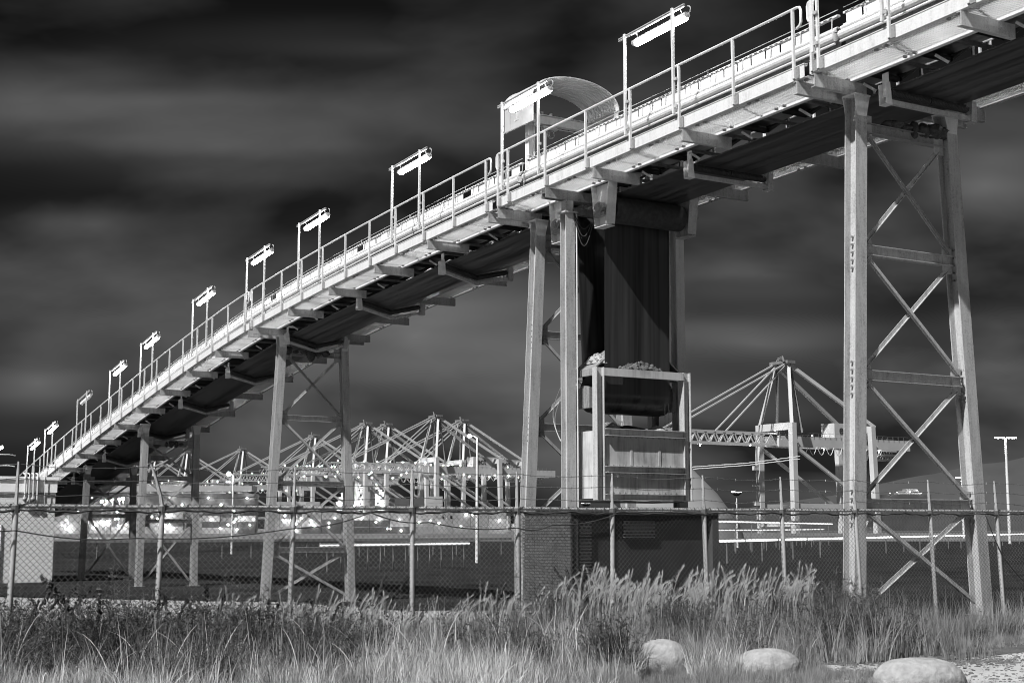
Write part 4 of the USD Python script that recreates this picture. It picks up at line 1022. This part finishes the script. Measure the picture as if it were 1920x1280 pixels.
def shrub(seed, h):
    """Twiggy waist-high scrub: crooked stems, side twigs, many small leaves and some grass caught in it."""
    r = np.random.default_rng(seed); m = MB(); V, F, k = [], [], 0
    for b in range(13):
        la = r.uniform(0, 2 * math.pi); hh = h * r.uniform(0.55, 1.05); sp = r.uniform(0.05, 0.55)
        b0 = np.array([r.normal(0, 0.07), r.normal(0, 0.07), -0.03]); ln = np.array([math.cos(la), math.sin(la), 0]) * sp
        wig = r.normal(0, 0.02, (8, 3)).cumsum(0)
        def P(t):
            i = min(6, int(t * 7)); f = t * 7 - i
            return b0 + ln * hh * t ** 1.4 + np.array([0, 0, hh * t * (1 - 0.25 * sp * t)]) + (wig[i] * (1 - f) + wig[i + 1] * f) * 0.8
        m.tube([P(t) for t in np.linspace(0, 1, 8)], np.linspace(0.0045, 0.0016, 8), 3, caps=False)
        for i in range(7):
            t = r.uniform(0.25, 0.95); d = r.normal(0, 1, 3); d[2] = abs(d[2]) * 0.9 + 0.3; d /= np.linalg.norm(d)
            p = P(t); q = p + d * r.uniform(0.06, 0.20)
            m.tube([p, (p + q) / 2 + r.normal(0, 0.008, 3), q], [0.0022, 0.0018, 0.0012], 3, caps=False)
            for j in range(9):
                c = p + (q - p) * r.uniform(0.2, 1.1); e = r.normal(0, 1, 3); e[2] *= 0.6; e /= np.linalg.norm(e); e *= r.uniform(0.014, 0.036)
                w = np.cross(e, r.normal(0, 1, 3)); w = w / (np.linalg.norm(w) + 1e-9) * np.linalg.norm(e) * 0.28
                V += [c, c + e * 0.5 + w, c + e, c + e * 0.5 - w]; F.append([k, k + 1, k + 2, k + 3]); k += 4
    m.add(V, F)
    m.add(*blades(16, 0.4 * h, 0.95 * h, 0.16, 0.25, 0.006, seed + 50, segs=5, curl=0.6).arrays())
    return m
def weed(seed, h):
    """Dead dock-like weed: branching dark stem with knobbly seed spikes."""
    r = np.random.default_rng(seed); m = MB()
    for b in range(r.integers(4, 7)):
        la = r.uniform(0, 2 * math.pi); ln = np.array([math.cos(la), math.sin(la), 0]) * r.uniform(0.10, 0.38) + np.array([0.12, 0, 0])
        hh = h * r.uniform(0.6, 1.0)
        P = lambda t: np.array([0, 0, -0.02]) + ln * hh * t ** 1.6 + np.array([0, 0, hh * t * (1 - 0.15 * t)])
        m.tube([P(t) for t in np.linspace(0, 1, 7)], np.linspace(0.006, 0.002, 7), 4, caps=False)
        for i in range(60):
            t = r.uniform(0.55, 1.0); c = P(t) + r.normal(0, 0.008, 3)
            s = 0.0125 * r.uniform(0.6, 1.5)
            m.add([c + np.array([s, 0, 0]), c + np.array([-s, 0, 0.2 * s]), c + np.array([0, s, 0]), c + np.array([0, -s, 0]), c + np.array([0, 0, 1.6 * s]), c + np.array([0, 0, -1.6 * s])],
                  [[0, 2, 4], [2, 1, 4], [1, 3, 4], [3, 0, 4], [2, 0, 5], [1, 2, 5], [3, 1, 5], [0, 3, 5]])
    return m

def scatter(name, protos, material, places, label, cat):
    """One PointInstancer: places rows of (x, y, z, scale, yaw, proto)."""
    path = "/World/" + numbered("/World", name)
    pi = UsdGeom.PointInstancer.Define(stage, path)
    tag(pi.GetPrim(), label, cat, kind="stuff")
    targets = []
    for i, p in enumerate(protos):
        q = f"{path}/tuft_{i:03d}"
        usdkit.mesh(stage, q, p.arrays(), M[material]); targets.append(q)
    pi.CreatePrototypesRel().SetTargets([Sdf.Path(t) for t in targets])
    A = np.asarray(places, float)
    pi.CreatePositionsAttr(Vt.Vec3fArray.FromNumpy(A[:, :3].astype(np.float32)))
    pi.CreateScalesAttr(Vt.Vec3fArray.FromNumpy(np.repeat(A[:, 3:4], 3, 1).astype(np.float32)))
    pi.CreateOrientationsAttr([Gf.Quath(float(math.cos(a / 2)), 0.0, 0.0, float(math.sin(a / 2))) for a in A[:, 4]])
    pi.CreateProtoIndicesAttr([int(x) for x in A[:, 5]])

def fence_side(x, y):
    """Distance in front of the fence line (towards the camera)."""
    return -((x - FL[0]) * FN[0] + (y - FL[1]) * FN[1])
def on_path(x, y):
    """The open gravel track, ragged at its grassy side."""
    px_ = 960 + FPX * x * 1.0086 / y
    rag = 0.5 * (meshkit.fbm(np.array([[x * 1.6, y * 1.6, 2.0]]), 3, 8)[0] - 0.5)
    top = np.interp(x, [3.7, 5.1, 7.3, 16], [18.6, 19.2, 20.9, 24.8])
    low = np.interp(px_, [1530, 1620, 1760, 1860, 1960], [17.9, 17.2, 16.2, 15.5, 14.9])
    return px_ > 1530 + 60 * rag and low + rag < y < top + rag
def boulder_near(px_, Y):
    return any(abs(px_ - bx) < bw and Y < by + 0.15 and Y > by - 2.2 for bx, by, bw in ((1242, 17.4, 55), (1438, 17.0, 60), (1725, 15.6, 80)))
r = np.random.default_rng(5)
front, mid, scrub, low, arcs = [], [], [], [], []
for _ in range(42000):
    px_ = r.uniform(-60, 1990); Y = 13.4 + r.random() * 11.7
    x = (px_ - 960) / FPX * Y / 1.0086; y = Y
    fs = fence_side(x, y)
    if fs < -1.6 or on_path(x, y):
        continue
    patch = float(meshkit.fbm(np.array([[x * 0.9, y * 0.9, 0.3]]), 3, 2)[0]); fine = float(meshkit.fbm(np.array([[x * 2.6, y * 2.6, 4.3]]), 2, 6)[0])
    z = float(ground_z(x, y)) + 0.02
    yaw = r.uniform(0, 6.28)
    verge = px_ > 1500 and fs > 0.9
    short = boulder_near(px_, y) or verge
    if not short and 980 + 900 * (patch - 0.5) + 300 * (r.random() - 0.5) < px_ < 1500 and y < 16.2 + 0.8 * (fine - 0.5):
        if r.random() < 0.35:
            mid.append((x, y, z, r.uniform(0.25, 0.5), yaw, r.integers(5)))
        if r.random() < 0.30:
            low.append((x, y, z, r.uniform(0.6, 1.3), yaw, r.integers(4)))
        continue
    if short:
        if r.random() < 0.26:
            mid.append((x, y, z, r.uniform(0.16, 0.36) if px_ < 1560 else r.uniform(0.15, 0.32), yaw, r.integers(5)))
        if r.random() < 0.16:
            low.append((x, y, z, r.uniform(0.5, 1.0), yaw, r.integers(4)))
        continue
    if fs > 1.2 and fine > 0.40 and r.random() < (0.62 if y < 16.6 + 0.6 * (patch - 0.5) else 0.06):
        front.append((x, y, z, r.uniform(0.55, 1.2) * (0.7 + 0.6 * fine), yaw, r.integers(5)))
    elif fs > 0.2 and fine > 0.34 and r.random() < 0.30:
        mid.append((x, y, z, r.uniform(0.6, 1.25) * (0.6 + 0.8 * patch), yaw, r.integers(5)))
    wall = -0.9 < fs < 1.7
    if wall and px_ < 1660 and fine > 0.33:
        dark = (patch > 0.44 if px_ < 860 else patch > 0.60)
        if r.random() < ((0.13 if px_ < 900 else 0.22) if dark else 0.46):
            tall = r.uniform(0.50, 1.0) * (0.80 + 0.9 * (patch - 0.4)) * (1.0 if fs > 0 else 0.85)
            (scrub if dark else mid).append((x, y, z, tall * (1.0 if dark else 1.55), yaw, r.integers(5)))
    elif fs < 3.2 and px_ < 1560 and patch > 0.50 and r.random() < 0.10:
        scrub.append((x, y, z, r.uniform(0.45, 0.8), yaw, r.integers(5)))
    if y < 18.2 and r.random() < 0.030:
        arcs.append((x, y, z, r.uniform(0.7, 1.2), yaw, r.integers(3)))
    if fs > 1.7 and y < 17.2 and patch > 0.5 and r.random() < 0.03:
        scrub.append((x, y, z, r.uniform(0.25, 0.5), yaw, r.integers(5)))
    if r.random() < 0.07:
        low.append((x, y, z, r.uniform(0.5, 1.2), yaw, r.integers(4)))
for bx, by, bw, k in ((1242, 17.4, 50, 30), (1438, 17.0, 66, 30), (1725, 15.6, 90, 14)):
    for _ in range(k):
        Y = by - r.uniform(0.28, 0.62); px_ = bx + r.uniform(-bw, bw)
        mid.append(((px_ - 960) / FPX * Y, Y, 0.0, r.uniform(0.22, 0.42), r.uniform(0, 6.28), r.integers(5)))
# a dark bush of arching stems left of the nearest trestle's foot
for _ in range(60):
    px_, Y = r.normal(1585, 85), r.normal(20.3, 0.6)
    scrub.append(((px_ - 960) / FPX * Y, Y, 0.0, r.uniform(0.45, 1.15) * (1 - 0.25 * min(2, abs(px_ - 1585) / 90)), r.uniform(0, 6.28), r.integers(5)))
for _ in range(110):
    px_, Y = r.normal(1585, 90), r.normal(20.0, 0.7)
    mid.append(((px_ - 960) / FPX * Y, Y, 0.0, r.uniform(0.8, 1.7), r.uniform(0, 6.28), r.integers(5)))
for _ in range(200):
    px_ = r.uniform(1640, 1990)
    s = fence_s(px_) + r.normal(0, 0.2); q = np.array([FL[0], FL[1]]) + FD[:2] * s - FN[:2] * r.uniform(-0.2, 0.9)
    mid.append((q[0], q[1], 0.04, r.uniform(0.3, 0.75), r.uniform(0, 6.28), r.integers(5)))
print("tufts", len(front), len(mid), len(scrub), len(low), len(arcs))
scatter("dry_grass", [blades(46, 0.20, 0.52, 0.10, 0.30, 0.0085, 100 + i, segs=5, curl=0.7) for i in range(5)], "blade_l", front, "pale dry grass along the bottom edge of the picture", "grass")
scatter("meadow_grass", [blades(46, 0.25, 0.70, 0.13, 0.32, 0.0065, 200 + i, segs=5, curl=0.7) for i in range(5)], "blade_m", mid, "mid grey long grass between the boulders and the fence", "grass")
scatter("scrub", [shrub(300 + i, 1.08) for i in range(5)], "blade_d", scrub, "dark tangled scrub growing through the fence", "scrub")
scatter("clover", [blades(40, 0.04, 0.12, 0.14, 0.7, 0.014, 400 + i, segs=2, curl=0.6) for i in range(4)], "blade_m", low, "low leafy ground cover between the grass tufts", "ground cover")
scatter("arching_blades", [blades(9, 0.55, 1.0, 0.08, (0.55, 0.25, 0.4)[i], 0.010, 450 + i, segs=8, curl=(1.5, 0.7, 1.0)[i]) for i in range(3)], "blade_l", arcs, "long pale blades arching over the grass in the foreground", "grass")
plumes = []
for cx, wd, n in ((1075, 35, 9), (1140, 30, 8), (1185, 40, 16), (1240, 45, 16), (1300, 25, 8), (1370, 45, 12), (1450, 25, 6), (1490, 30, 5), (620, 45, 9), (690, 50, 11), (560, 50, 7), (845, 45, 8), (930, 35, 5), (1000, 30, 4), (110, 60, 5), (400, 60, 6), (460, 40, 4), (1440, 60, 5)):
    for _ in range(n):
        px_ = r.normal(cx, wd * 0.6); s = fence_s(px_); Yf = FL[1] + FD[1] * s
        Y = Yf - abs(r.normal(0.7, 0.5)) - 0.1
        plumes.append(((px_ - 960) / FPX * Y, Y, 0.02, r.uniform(0.72, 1.0) if cx > 1000 else r.uniform(0.55, 0.85), r.normal(0, 0.5), r.integers(6)))
pc = [plume_clump(4, 1.28, 500 + i) for i in range(6)]
scatter("plume_grass", [a for a, b in pc], "blade_l", plumes, "slender stems of the tall plume grass in front of the fence", "grass")
scatter("plume_heads", [b for a, b in pc], "plume", plumes, "pale feathery seed plumes on the tall grass in front of the fence", "grass")
WL = ["dead dark weed at the left edge by the first fence post", "dead dark weed before the brick station wall", "dead dark weed between the station and the smallest trestle", "tall dead weed leaning right left of the smallest trestle", "dead weed cluster right of the second fence post",
      "bushy dead weed, widest of the dark ones, left of the second smallest trestle", "dead weed beside that trestle's left foot", "dead weed in front of the second smallest trestle's braces", "dead weed right of that trestle's right foot", "short dead weed left of the fourth fence post", "thin dead weed between the fourth and fifth fence posts", "thin dead weed before the brick pit house"]
first = None
for k, (px_, sc) in enumerate(((40, 0.9), (105, 1.0), (175, 1.0), (195, 1.15), (325, 1.05), (395, 1.1), (505, 1.0), (615, 0.95), (695, 1.0), (760, 0.8), (905, 0.9), (1105, 1.05))):
    s = fence_s(px_); Yf = FL[1] + FD[1] * s + (0.35 if k % 3 else -0.6)
    loc = (float((px_ - 960) / FPX * Yf), float(Yf), 0.0)
    if k % 4 == 0:
        t = thing("dead_weed", WL[k], "weed", loc, group="dark dead weeds along the fence")
        part("stems", weed(600 + k, 1.42 * sc), "weed", t, local=True)
        first = t
    else:
        copy_of(first, loc, k * 1.3, WL[k], scale=sc)

# ------------------------------------------------------------------ street lamps and high masts
def mast(px, ytop, Y, label, head, r0=0.12, ybase=None):
    p = at(px, ytop, Y); base = np.array([p[0], p[1], -1.03])
    t = thing("street_lamp", label, "street lamp", base)
    part("pole", MB().tube([base, base + np.array([0, 0, p[2] * 0.5]), np.array([p[0], p[1], p[2] - 0.1])], [r0, r0 * 0.85, r0 * 0.6], 10), "galv_b", t)
    if head == "tee":
        w = p[2] * 0.11
        part("crossarm", MB().bar(p - np.array([w, 0, 0.12]), p + np.array([w, 0, -0.12]), 0.16, 0.14), "galv", t)
        part("lamp_head", MB().box(p - np.array([w * 0.55, 0, 0]), (w * 0.8, 0, 0.05), (0, 0.5, 0), (0, 0, 0.16)).box(p + np.array([w * 0.55, 0, 0]), (w * 0.8, 0, -0.05), (0, 0.5, 0), (0, 0, 0.16)), "street", t)
    elif head == "arm":
        q = p + np.array([-p[2] * 0.07, 0, 0.05])
        part("arm", MB().tube([p - np.array([0, 0, 0.15]), p + np.array([-0.2, 0, 0.02]), q], 0.05, 7), "galv_b", t)
        part("lamp_head", MB().mesh(sphere(q, 0.14 * Y / 110, 2)), "flood", t)
    elif head == "cap":
        k = Y / 100
        part("lamp_ring", MB().tube([p + np.array([0, 0, 0.105 * k]), p + np.array([0, 0, 0.14 * k])], 0.36 * k, 16), "street", t)
        part("cap", MB().tube([p - np.array([0, 0, 0.14 * k]), p - np.array([0, 0, 0.02 * k]), p + np.array([0, 0, 0.1 * k])], [0.16 * k, 0.30 * k, 0.34 * k], 16), "black", t)
mast(895, 818, 112, "tall lit street lamp with a side arm left of the take-up tower trestle", "arm", 0.15)
mast(438, 889, 150, "lit street lamp in front of the cranes left of the second trestle", "arm", 0.13)
mast(1885, 820, 250, "tall lit lamp mast with a crossbar head at the right edge", "tee", 0.30)
mast(1803, 894, 400, "distant lit crossbar lamp mast seen past the nearest trestle's right leg", "tee", 0.34)
mast(1381, 925, 200, "lamp mast with a dark cap head between the counterweight and the nearest trestle", "cap", 0.14)
mast(1099, 945, 62, "short lamp with a dark mushroom cap under the counterweight's left post", "cap", 0.05)

# ------------------------------------------------------------------ guard rails and pipe rack behind, the lit ones added for vehicle light trails
def guard(name, p0, p1, z, label, cat, n=12, h=0.30, posts=True, mtl="rail", lit=None):
    t = thing(name, label, cat, (p0[0], p0[1], 0))
    a, b = np.array([p0[0], p0[1], z]), np.array([p1[0], p1[1], z])
    part("beam", MB().bar(a, b, 0.06, h * 0.45).bar(a + np.array([0, 0, h * 0.4]), b + np.array([0, 0, h * 0.4]), 0.06, h * 0.4), mtl, t)
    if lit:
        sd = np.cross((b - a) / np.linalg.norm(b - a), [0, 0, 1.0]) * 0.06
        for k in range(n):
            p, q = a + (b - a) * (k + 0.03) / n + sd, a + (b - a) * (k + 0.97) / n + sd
            part("light_strip", MB().bar(p + np.array([0, 0, 0.04]), q + np.array([0, 0, 0.04]), 0.05, lit), "trail_glow", t)  # added glowing strip in place of passing vehicle light trails
    if posts:
        for k in range(n):
            q = a + (b - a) * (k + 0.5) / n
            part("post", MB().bar([q[0], q[1] + 0.08, -1.02], [q[0], q[1] + 0.08, z + 0.2], 0.12, 0.08), "crane_d", t)
guard("guard_rail", at(1326, 1016, 106)[:2], at(1990, 998, 290)[:2], 0.70, "long added guard rail, glowing in place of light trails, beyond the fence, right of the pit house", "guard rail", 24, 0.34, lit=0.15)
guard("guard_rail", at(600, 1026, 88)[:2], at(880, 1020, 100)[:2], 0.62, "short added guard rail, glowing in place of light trails, beyond the fence below the centre cranes", "guard rail", 12, 0.30, lit=0.05)
guard("pipe_rack", at(1326, 972, 140)[:2], at(1560, 966, 230)[:2], 2.35, "upper added pipeline, glowing in place of light trails, on low supports behind the right half of the fence", "pipeline", 10, 0.55, lit=0.11)
guard("pipe_rack", at(1326, 991, 150)[:2], at(1545, 986, 260)[:2], 1.45, "lower added pipeline, glowing in place of light trails, on low supports behind the right half of the fence", "pipeline", 10, 0.40, lit=0.05)
guard("pipe_rack", at(150, 1026, 120)[:2], at(960, 1018, 150)[:2], 0.55, "thin kerb pipeline along the dark yard behind the left half of the fence", "pipeline", 16, 0.30, mtl="galv")
single("power_line", MB().tube([at(1285, 876, 340), at(1400, 868, 330), at(1500, 855, 320)], 0.09, 5), "galv_b", "upper pale cable strung from behind the counterweight towards the crane leg", "cable")
single("power_line", MB().tube([at(1285, 880, 340), at(1400, 872, 330), at(1500, 860, 320)], 0.09, 5), "galv_b", "lower pale cable strung from behind the counterweight towards the crane leg", "cable")

# ------------------------------------------------------------------ ship-to-shore cranes; local x = boom (outreach), y = along the quay
def crane(loc, rz, label, rows=True):
    t = thing("gantry_crane", label, "crane", loc, rz, group="ship-to-shore container cranes of the port")
    P = lambda x, y, z: np.array([x, y, z], float)
    L = dict(parent=t, local=True)
    G, YS, ZG, ZA = 37.0, 8.5, 30.0, 57.0
    for x in (0, -G):
        for y in (-YS, YS):
            part("leg", MB().bar(P(x + (0 if x else 0), y, 0), P(x * 0.97, y * 0.97, 36.5), 2.0, 1.9, up=(1, 0, 0)), "crane", **L)
        part("portal_beam", MB().bar(P(x * 0.97, -YS + 1.0, 35.4), P(x * 0.97, YS - 1.0, 35.4), 2.0, 2.4), "crane", **L)
        part("sill_beam", MB().bar(P(x, -YS, 3.2), P(x, YS, 3.2), 1.6, 2.0), "crane", **L)
    for y in (-YS, YS):
        part("diagonal", MB().bar(P(-1.0, y * 0.98, 28.5), P(-G + 1.0, y, 8.0), 1.0, 1.0), "crane", **L)
        part("portal_tie", MB().bar(P(-1, y, 9.0), P(-G + 1, y, 9.0), 1.2, 1.6), "crane", **L)
    for y in (-3.2, 3.2):
        part("girder", MB().bar(P(2, y, 30.6), P(-G - 22, y, 30.6), 1.1, 3.6), "crane", **L)
    for y in (-3.0, 3.0):
        bm = MB()
        for z in (29.3, 33.0):
            bm.bar(P(2.5, y, z), P(54, y, z), 0.55, 0.55)
        for k in range(13):
            x = 3 + k * 3.92
            bm.bar(P(x, y, 29.5), P(x + 1.96, y, 32.9), 0.34, 0.34).bar(P(x + 1.96, y, 32.9), P(x + 3.92, y, 29.5), 0.34, 0.34)
        part("boom_truss", bm, "crane", **L)
    part("walkway", MB().box(P(28, -4.4, 29.2), (50, 0, 0), (0, 1.0, 0), (0, 0, 0.2)), "crane_d", **L)
    for y in (-1, 1):
        part("mast_leg", MB().bar(P(0, y * YS * 0.93, 36.4), P(-3.5, y * 3.2, ZA), 1.1, 1.1), "crane", **L)
        part("mast_leg", MB().bar(P(-6, y * YS * 0.75, 33.5), P(-4.2, y * 3.2, ZA - 1), 0.8, 0.8), "crane_d", **L)
        part("back_stay", MB().bar(P(-4, y * 3.2, ZA - 0.5), P(-G - 1, y * YS * 0.9, 36.2), 1.15, 1.15), "crane", **L)
        part("fore_stay", MB().bar(P(-2.5, y * 3.2, ZA), P(46, y * 3.0, 33.2), 0.45, 0.45).bar(P(-2.5, y * 2.6, ZA - 1), P(24, y * 3.0, 33.2), 0.4, 0.4), "crane", **L)
    hd = MB().bar(P(-3.6, -4.6, ZA + 0.4), P(-3.6, 4.6, ZA + 0.4), 3.4, 1.0)
    for k in range(9):
        hd.bar(P(-6.5 + k * 0.7, -4 + k, ZA + 0.4), P(-4.5 + k * 0.5, -3.6 + k * 0.9, ZA + 1.5 + 0.35 * (k % 3)), 0.8, 0.5)
    part("mast_head", hd, "crane_d", **L)
    h = part("machinery_house", MB().box(P(-31, 0, 35.0), (15, 0, 0), (0, 6.6, 0), (0, 0, 5.0)), "crane", **L)
    tx = meshkit.text_mesh("ect", 2.6, 0.05, bold=True)
    tx.apply_transform(trimesh.transformations.rotation_matrix(math.pi / 2, [1, 0, 0])); 
    tx.apply_transform(trimesh.transformations.rotation_matrix(math.pi, [0, 0, 1]))
    tx.apply_translation([-25.5, 3.36, 33.9])
    part("lettering", tx, "ink", h, local=True)
    part("trolley", MB().box(P(-G - 12, 0, 27.2), (7, 0, 0), (0, 6, 0), (0, 0, 0.6)).box(P(-G - 12, 0, 25.6), (5, 0, 0), (0, 5, 0), (0, 0, 0.5)), "crane", **L)
    cage = MB()
    for k in range(6):
        for y in (-2.6, 2.6):
            cage.bar(P(-G - 15 + k * 1.3, y, 25.5), P(-G - 15 + k * 1.3 + 0.9, y, 28.4), 0.25, 0.25).bar(P(-G - 14.2 + k * 1.3, y, 28.4), P(-G - 14.2 + k * 1.3 + 0.5, y, 25.5), 0.25, 0.25)
    part("trolley_cage", cage, "crane", **L)
    fest = MB()
    for k in range(9):
        x0 = -3 - k * 3.9
        fest.tube([P(x0 - 3.4 * a, 4.2, 28.9 - 2.6 * math.sin(math.pi * a)) for a in np.linspace(0, 1, 7)], 0.13, 4)
    part("festoon", fest, "crane", **L, kind="stuff")
    part("access_stair", MB().bar(P(1.6, -YS, 4), P(1.6, -YS, 29), 0.3, 0.3).box(P(1.9, -YS, 10), (1.8, 0, 0), (0, 1.6, 0), (0, 0, 1.4)).box(P(1.9, -YS, 16), (1.8, 0, 0), (0, 1.6, 0), (0, 0, 0.5)).box(P(1.9, -YS, 22), (1.8, 0, 0), (0, 1.6, 0), (0, 0, 1.4)), "crane", **L)
    rail = MB()
    for y in (-4.0, 4.0):
        rail.bar(P(2, y, 33.6), P(-G - 21, y, 33.6), 0.08, 0.08)
        for k in range(24):
            rail.bar(P(2 - k * 2.5, y, 32.4), P(2 - k * 2.5, y, 33.6), 0.08, 0.08)
    part("girder_railing", rail, "crane_d", **L)
    for x, y, z in (tuple((6 + 7 * k, -3.0, 34.2) for k in range(7)) + tuple((-6 - 7 * k, -3.9, 33.2) for k in range(7)) if rows else ()) + ((48, -3, 28.7), (30, -3, 28.7), (14, 3, 28.7), (-6, 3.6, 28.4), (-18, 3.6, 28.4), (-36, 3.6, 28.4), (-3, -3.8, 35), (-20, -4, 33.6), (-44, 3.6, 28.4), (4, 4, 34)):
        part("flood_lamp", MB().mesh(sphere((x, y, z), 0.20, 1)), "spark", **L)
    return t
CRZ = math.atan2(-N[1], -N[0])                     # booms point across the conveyor's line, to the left and nearer
CR = [(1474, 480, "nearest gantry crane, right of the counterweight, its trussed boom reaching left"), (865, 742, "gantry crane at the centre group's right, its trussed boom crossing in front"), (815, 712, "gantry crane with the highest mast head in the centre group"),
      (722, 770, "gantry crane third from the right in the centre group, just right of the second trestle"), (683, 762, "gantry crane with its mast head close beside the second trestle's right leg"), (585, 861, "gantry crane framed between the second trestle's legs"),
      (450, 1010, "gantry crane with its mast head left of the second trestle"), (345, 1045, "gantry crane behind the smallest trestle's right leg"), (285, 1120, "farthest gantry crane, behind the smallest trestle")]
proto = None
for px_, Y, lb in CR:
    p = at(px_, 990, Y); loc = np.array([p[0], p[1], 0.0]) - 0 * D
    rz = CRZ
    off = np.array([math.cos(rz), math.sin(rz), 0]) * -3.5
    loc = loc - off
    if px_ == 1474:
        crane(loc, rz, lb, rows=False)
    elif proto is None:
        proto = crane(loc, rz, lb)
    else:
        copy_of(proto, loc, rz, lb)

# ------------------------------------------------------------------ port yard: ship, container stacks, lamps
SH = thing("container_ship", "brightly floodlit white ship superstructure on a dark hull beneath the centre cranes", "ship", at(700, 990, 900) * np.array([1, 1, 0]))
sc_ = at(700, 990, 900); ex, ey = np.array([0.9, -0.42, 0]), np.array([0.42, 0.9, 0])
part("hull", MB().box(sc_ * [1, 1, 0] + np.array([0, 6, 6.5]), ex * 95, ey * 14, np.array([0, 0, 13.0])), "hull", SH)
for k in range(6):
    c = sc_ * [1, 1, 0] + np.array([-4, -4, 14.0 + 2.8 * k]); wdt = 40 - 3.0 * k
    dk = part("deck", MB().box(c, ex * wdt, ey * (14 - k), np.array([0, 0, 2.3])), "white", SH)
    part("deck_edge", MB().box(c + np.array([0, 0, 1.35]), ex * (wdt + 1.5), ey * (15 - k), np.array([0, 0, 0.3])), "cont_c", dk)
    for j in range(int(wdt / 3.2)):
        part("window", MB().box(c + ex * (-wdt / 2 + 1.8 + 3.2 * j) - ey * ((14 - k) / 2 + 0.06), ex * 1.5, ey * 0.1, np.array([0, 0, 1.0])), "pane", dk)
part("funnel", MB().box(sc_ * [1, 1, 0] + np.array([12, 4, 33]), ex * 6, ey * 6, np.array([0, 0, 8])), "cont_b", SH)
for x, z in ((-14, 20), (-6, 15.5), (4, 16), (10, 20.5), (14, 15.5), (-18, 15)):
    part("deck_lamp", MB().mesh(sphere(sc_ * [1, 1, 0] + ex * x - ey * 13 + np.array([0, 0, z]), 0.7, 1)), "flood", SH)
SH2 = thing("distant_ship", "small lit ship superstructure far off between the nearest trestle's legs", "ship", at(1698, 990, 1000) * np.array([1, 1, 0]))
s2 = at(1698, 990, 1000) * np.array([1, 1, 0])
part("hull", MB().box(s2 + np.array([0, 0, 12.5]), (34, 0, 0), (0, 12, 0), (0, 0, 25.0)), "hull", SH2)
for k in range(3):
    part("deck", MB().box(s2 + np.array([2 + k, 0, 25.8 + 1.3 * k]), (16 - 4 * k, 0, 0), (0, 10, 0), (0, 0, 1.0)), "cont_c", SH2)
for x, z in ((-12, 26.0), (-7, 26.5), (7, 28), (10, 26), (2, 27)):
    part("deck_lamp", MB().mesh(sphere(s2 + np.array([x, -7, z]), 0.22, 1)), "spark", SH2)
def stack(px0, px1, ytop, Y, label, nz, seed, lights=0, mats=("cont_a", "cont_b", "cont_c"), gap=0.12):
    """A block of containers, box by box, with yard lamps on its face."""
    r = np.random.default_rng(seed)
    a, b = at(px0, 990, Y), at(px1, 990, Y)
    t = thing("container_stack", label, "container stack", ((a[0] + b[0]) / 2, Y, 0))
    H = at(px0, ytop, Y)[2] / nz; n = max(1, round((b[0] - a[0]) / 6.2)); w = (b[0] - a[0]) / n
    for i in range(n):
        for k in range(nz - (r.random() < 0.25)):
            c = np.array([a[0] + w * (i + 0.5), Y, H * (k + 0.5)])
            part("container", MB().box(c, (w - gap, 0, 0), (0, 2.5, 0), (0, 0, H - 0.08)), mats[r.integers(len(mats))], t)
    for _ in range(lights):
        x = r.uniform(a[0], b[0]); z = r.uniform(0.15, 0.85) * H * nz
        part("yard_lamp", MB().mesh(sphere((x, Y - 1.9, z), 0.15 * Y / 400 * r.uniform(0.6, 1.2), 1)), "spark", t)
stack(100, 165, 965, 420, "container stack with a few lamps right beside the brick station", 3, 1, 5)
stack(170, 250, 962, 430, "container stack lit by a cluster of lamps left of the smallest trestle", 3, 2, 14)
stack(262, 345, 958, 430, "container stack with rows of bright lamps seen between the smallest trestle's legs", 3, 3, 18)
stack(380, 480, 966, 440, "low container stack with lamps between the two smaller trestles", 3, 4, 9)
stack(530, 640, 960, 450, "container stack with bright lamps between the second trestle's legs", 3, 5, 14)
stack(655, 770, 962, 460, "container stack right of the second trestle's right leg", 3, 6, 8)
stack(780, 950, 958, 470, "container stack beneath the right cranes of the centre group", 3, 7, 7, ("cont_a", "cont_c", "cont_a"))
stack(740, 795, 934, 520, "tall dark container block right below the ship superstructure", 5, 8, 0, ("cont_b",))
stack(798, 830, 930, 540, "tall pale container block right of the dark one", 5, 9, 0, ("cont_c",))
stack(500, 600, 940, 600, "pale high container block behind the second trestle's left leg", 5, 10, 3, ("cont_c", "cont_a"))
LA = thing("port_canopy", "long low lit port building running behind the left trestles", "building", at(330, 990, 640) * np.array([1, 1, 0]))
pa, pb = at(95, 990, 640), at(480, 990, 640)
part("wall", MB().bar([pa[0], 640, 8.5], [pb[0], 640, 8.5], 9, 17), "cont_a", LA)
part("roof_band", MB().bar([pa[0], 634, 19.0], [pb[0], 634, 19.0], 13, 2.4), "cont_c", LA)
for k in range(16):
    x = pa[0] + (pb[0] - pa[0]) * (k + 0.5) / 16
    part("wall_lamp", MB().mesh(sphere((x, 632.6, 15.0 - (k % 3) * 3), 0.30, 1)), "spark", LA)
FB = thing("flood_bank", "bank of dazzling floodlights low behind the fence left of the smallest trestle", "floodlights", at(205, 990, 400) * np.array([1, 1, 0]))
fb = at(205, 990, 400)
for k, dx in enumerate((-2.2, -1.0, 0.6, 2.6, 3.6)):
    part("mast", MB().bar([fb[0] + dx, 400, 0], [fb[0] + dx, 400, 9.0 + 0.15 * k], 0.16, 0.16), "galv", FB)
    part("flood_lamp", MB().mesh(sphere((fb[0] + dx, 399.6, 9.1 + 0.2 * k), 0.34, 1)), "flood", FB)
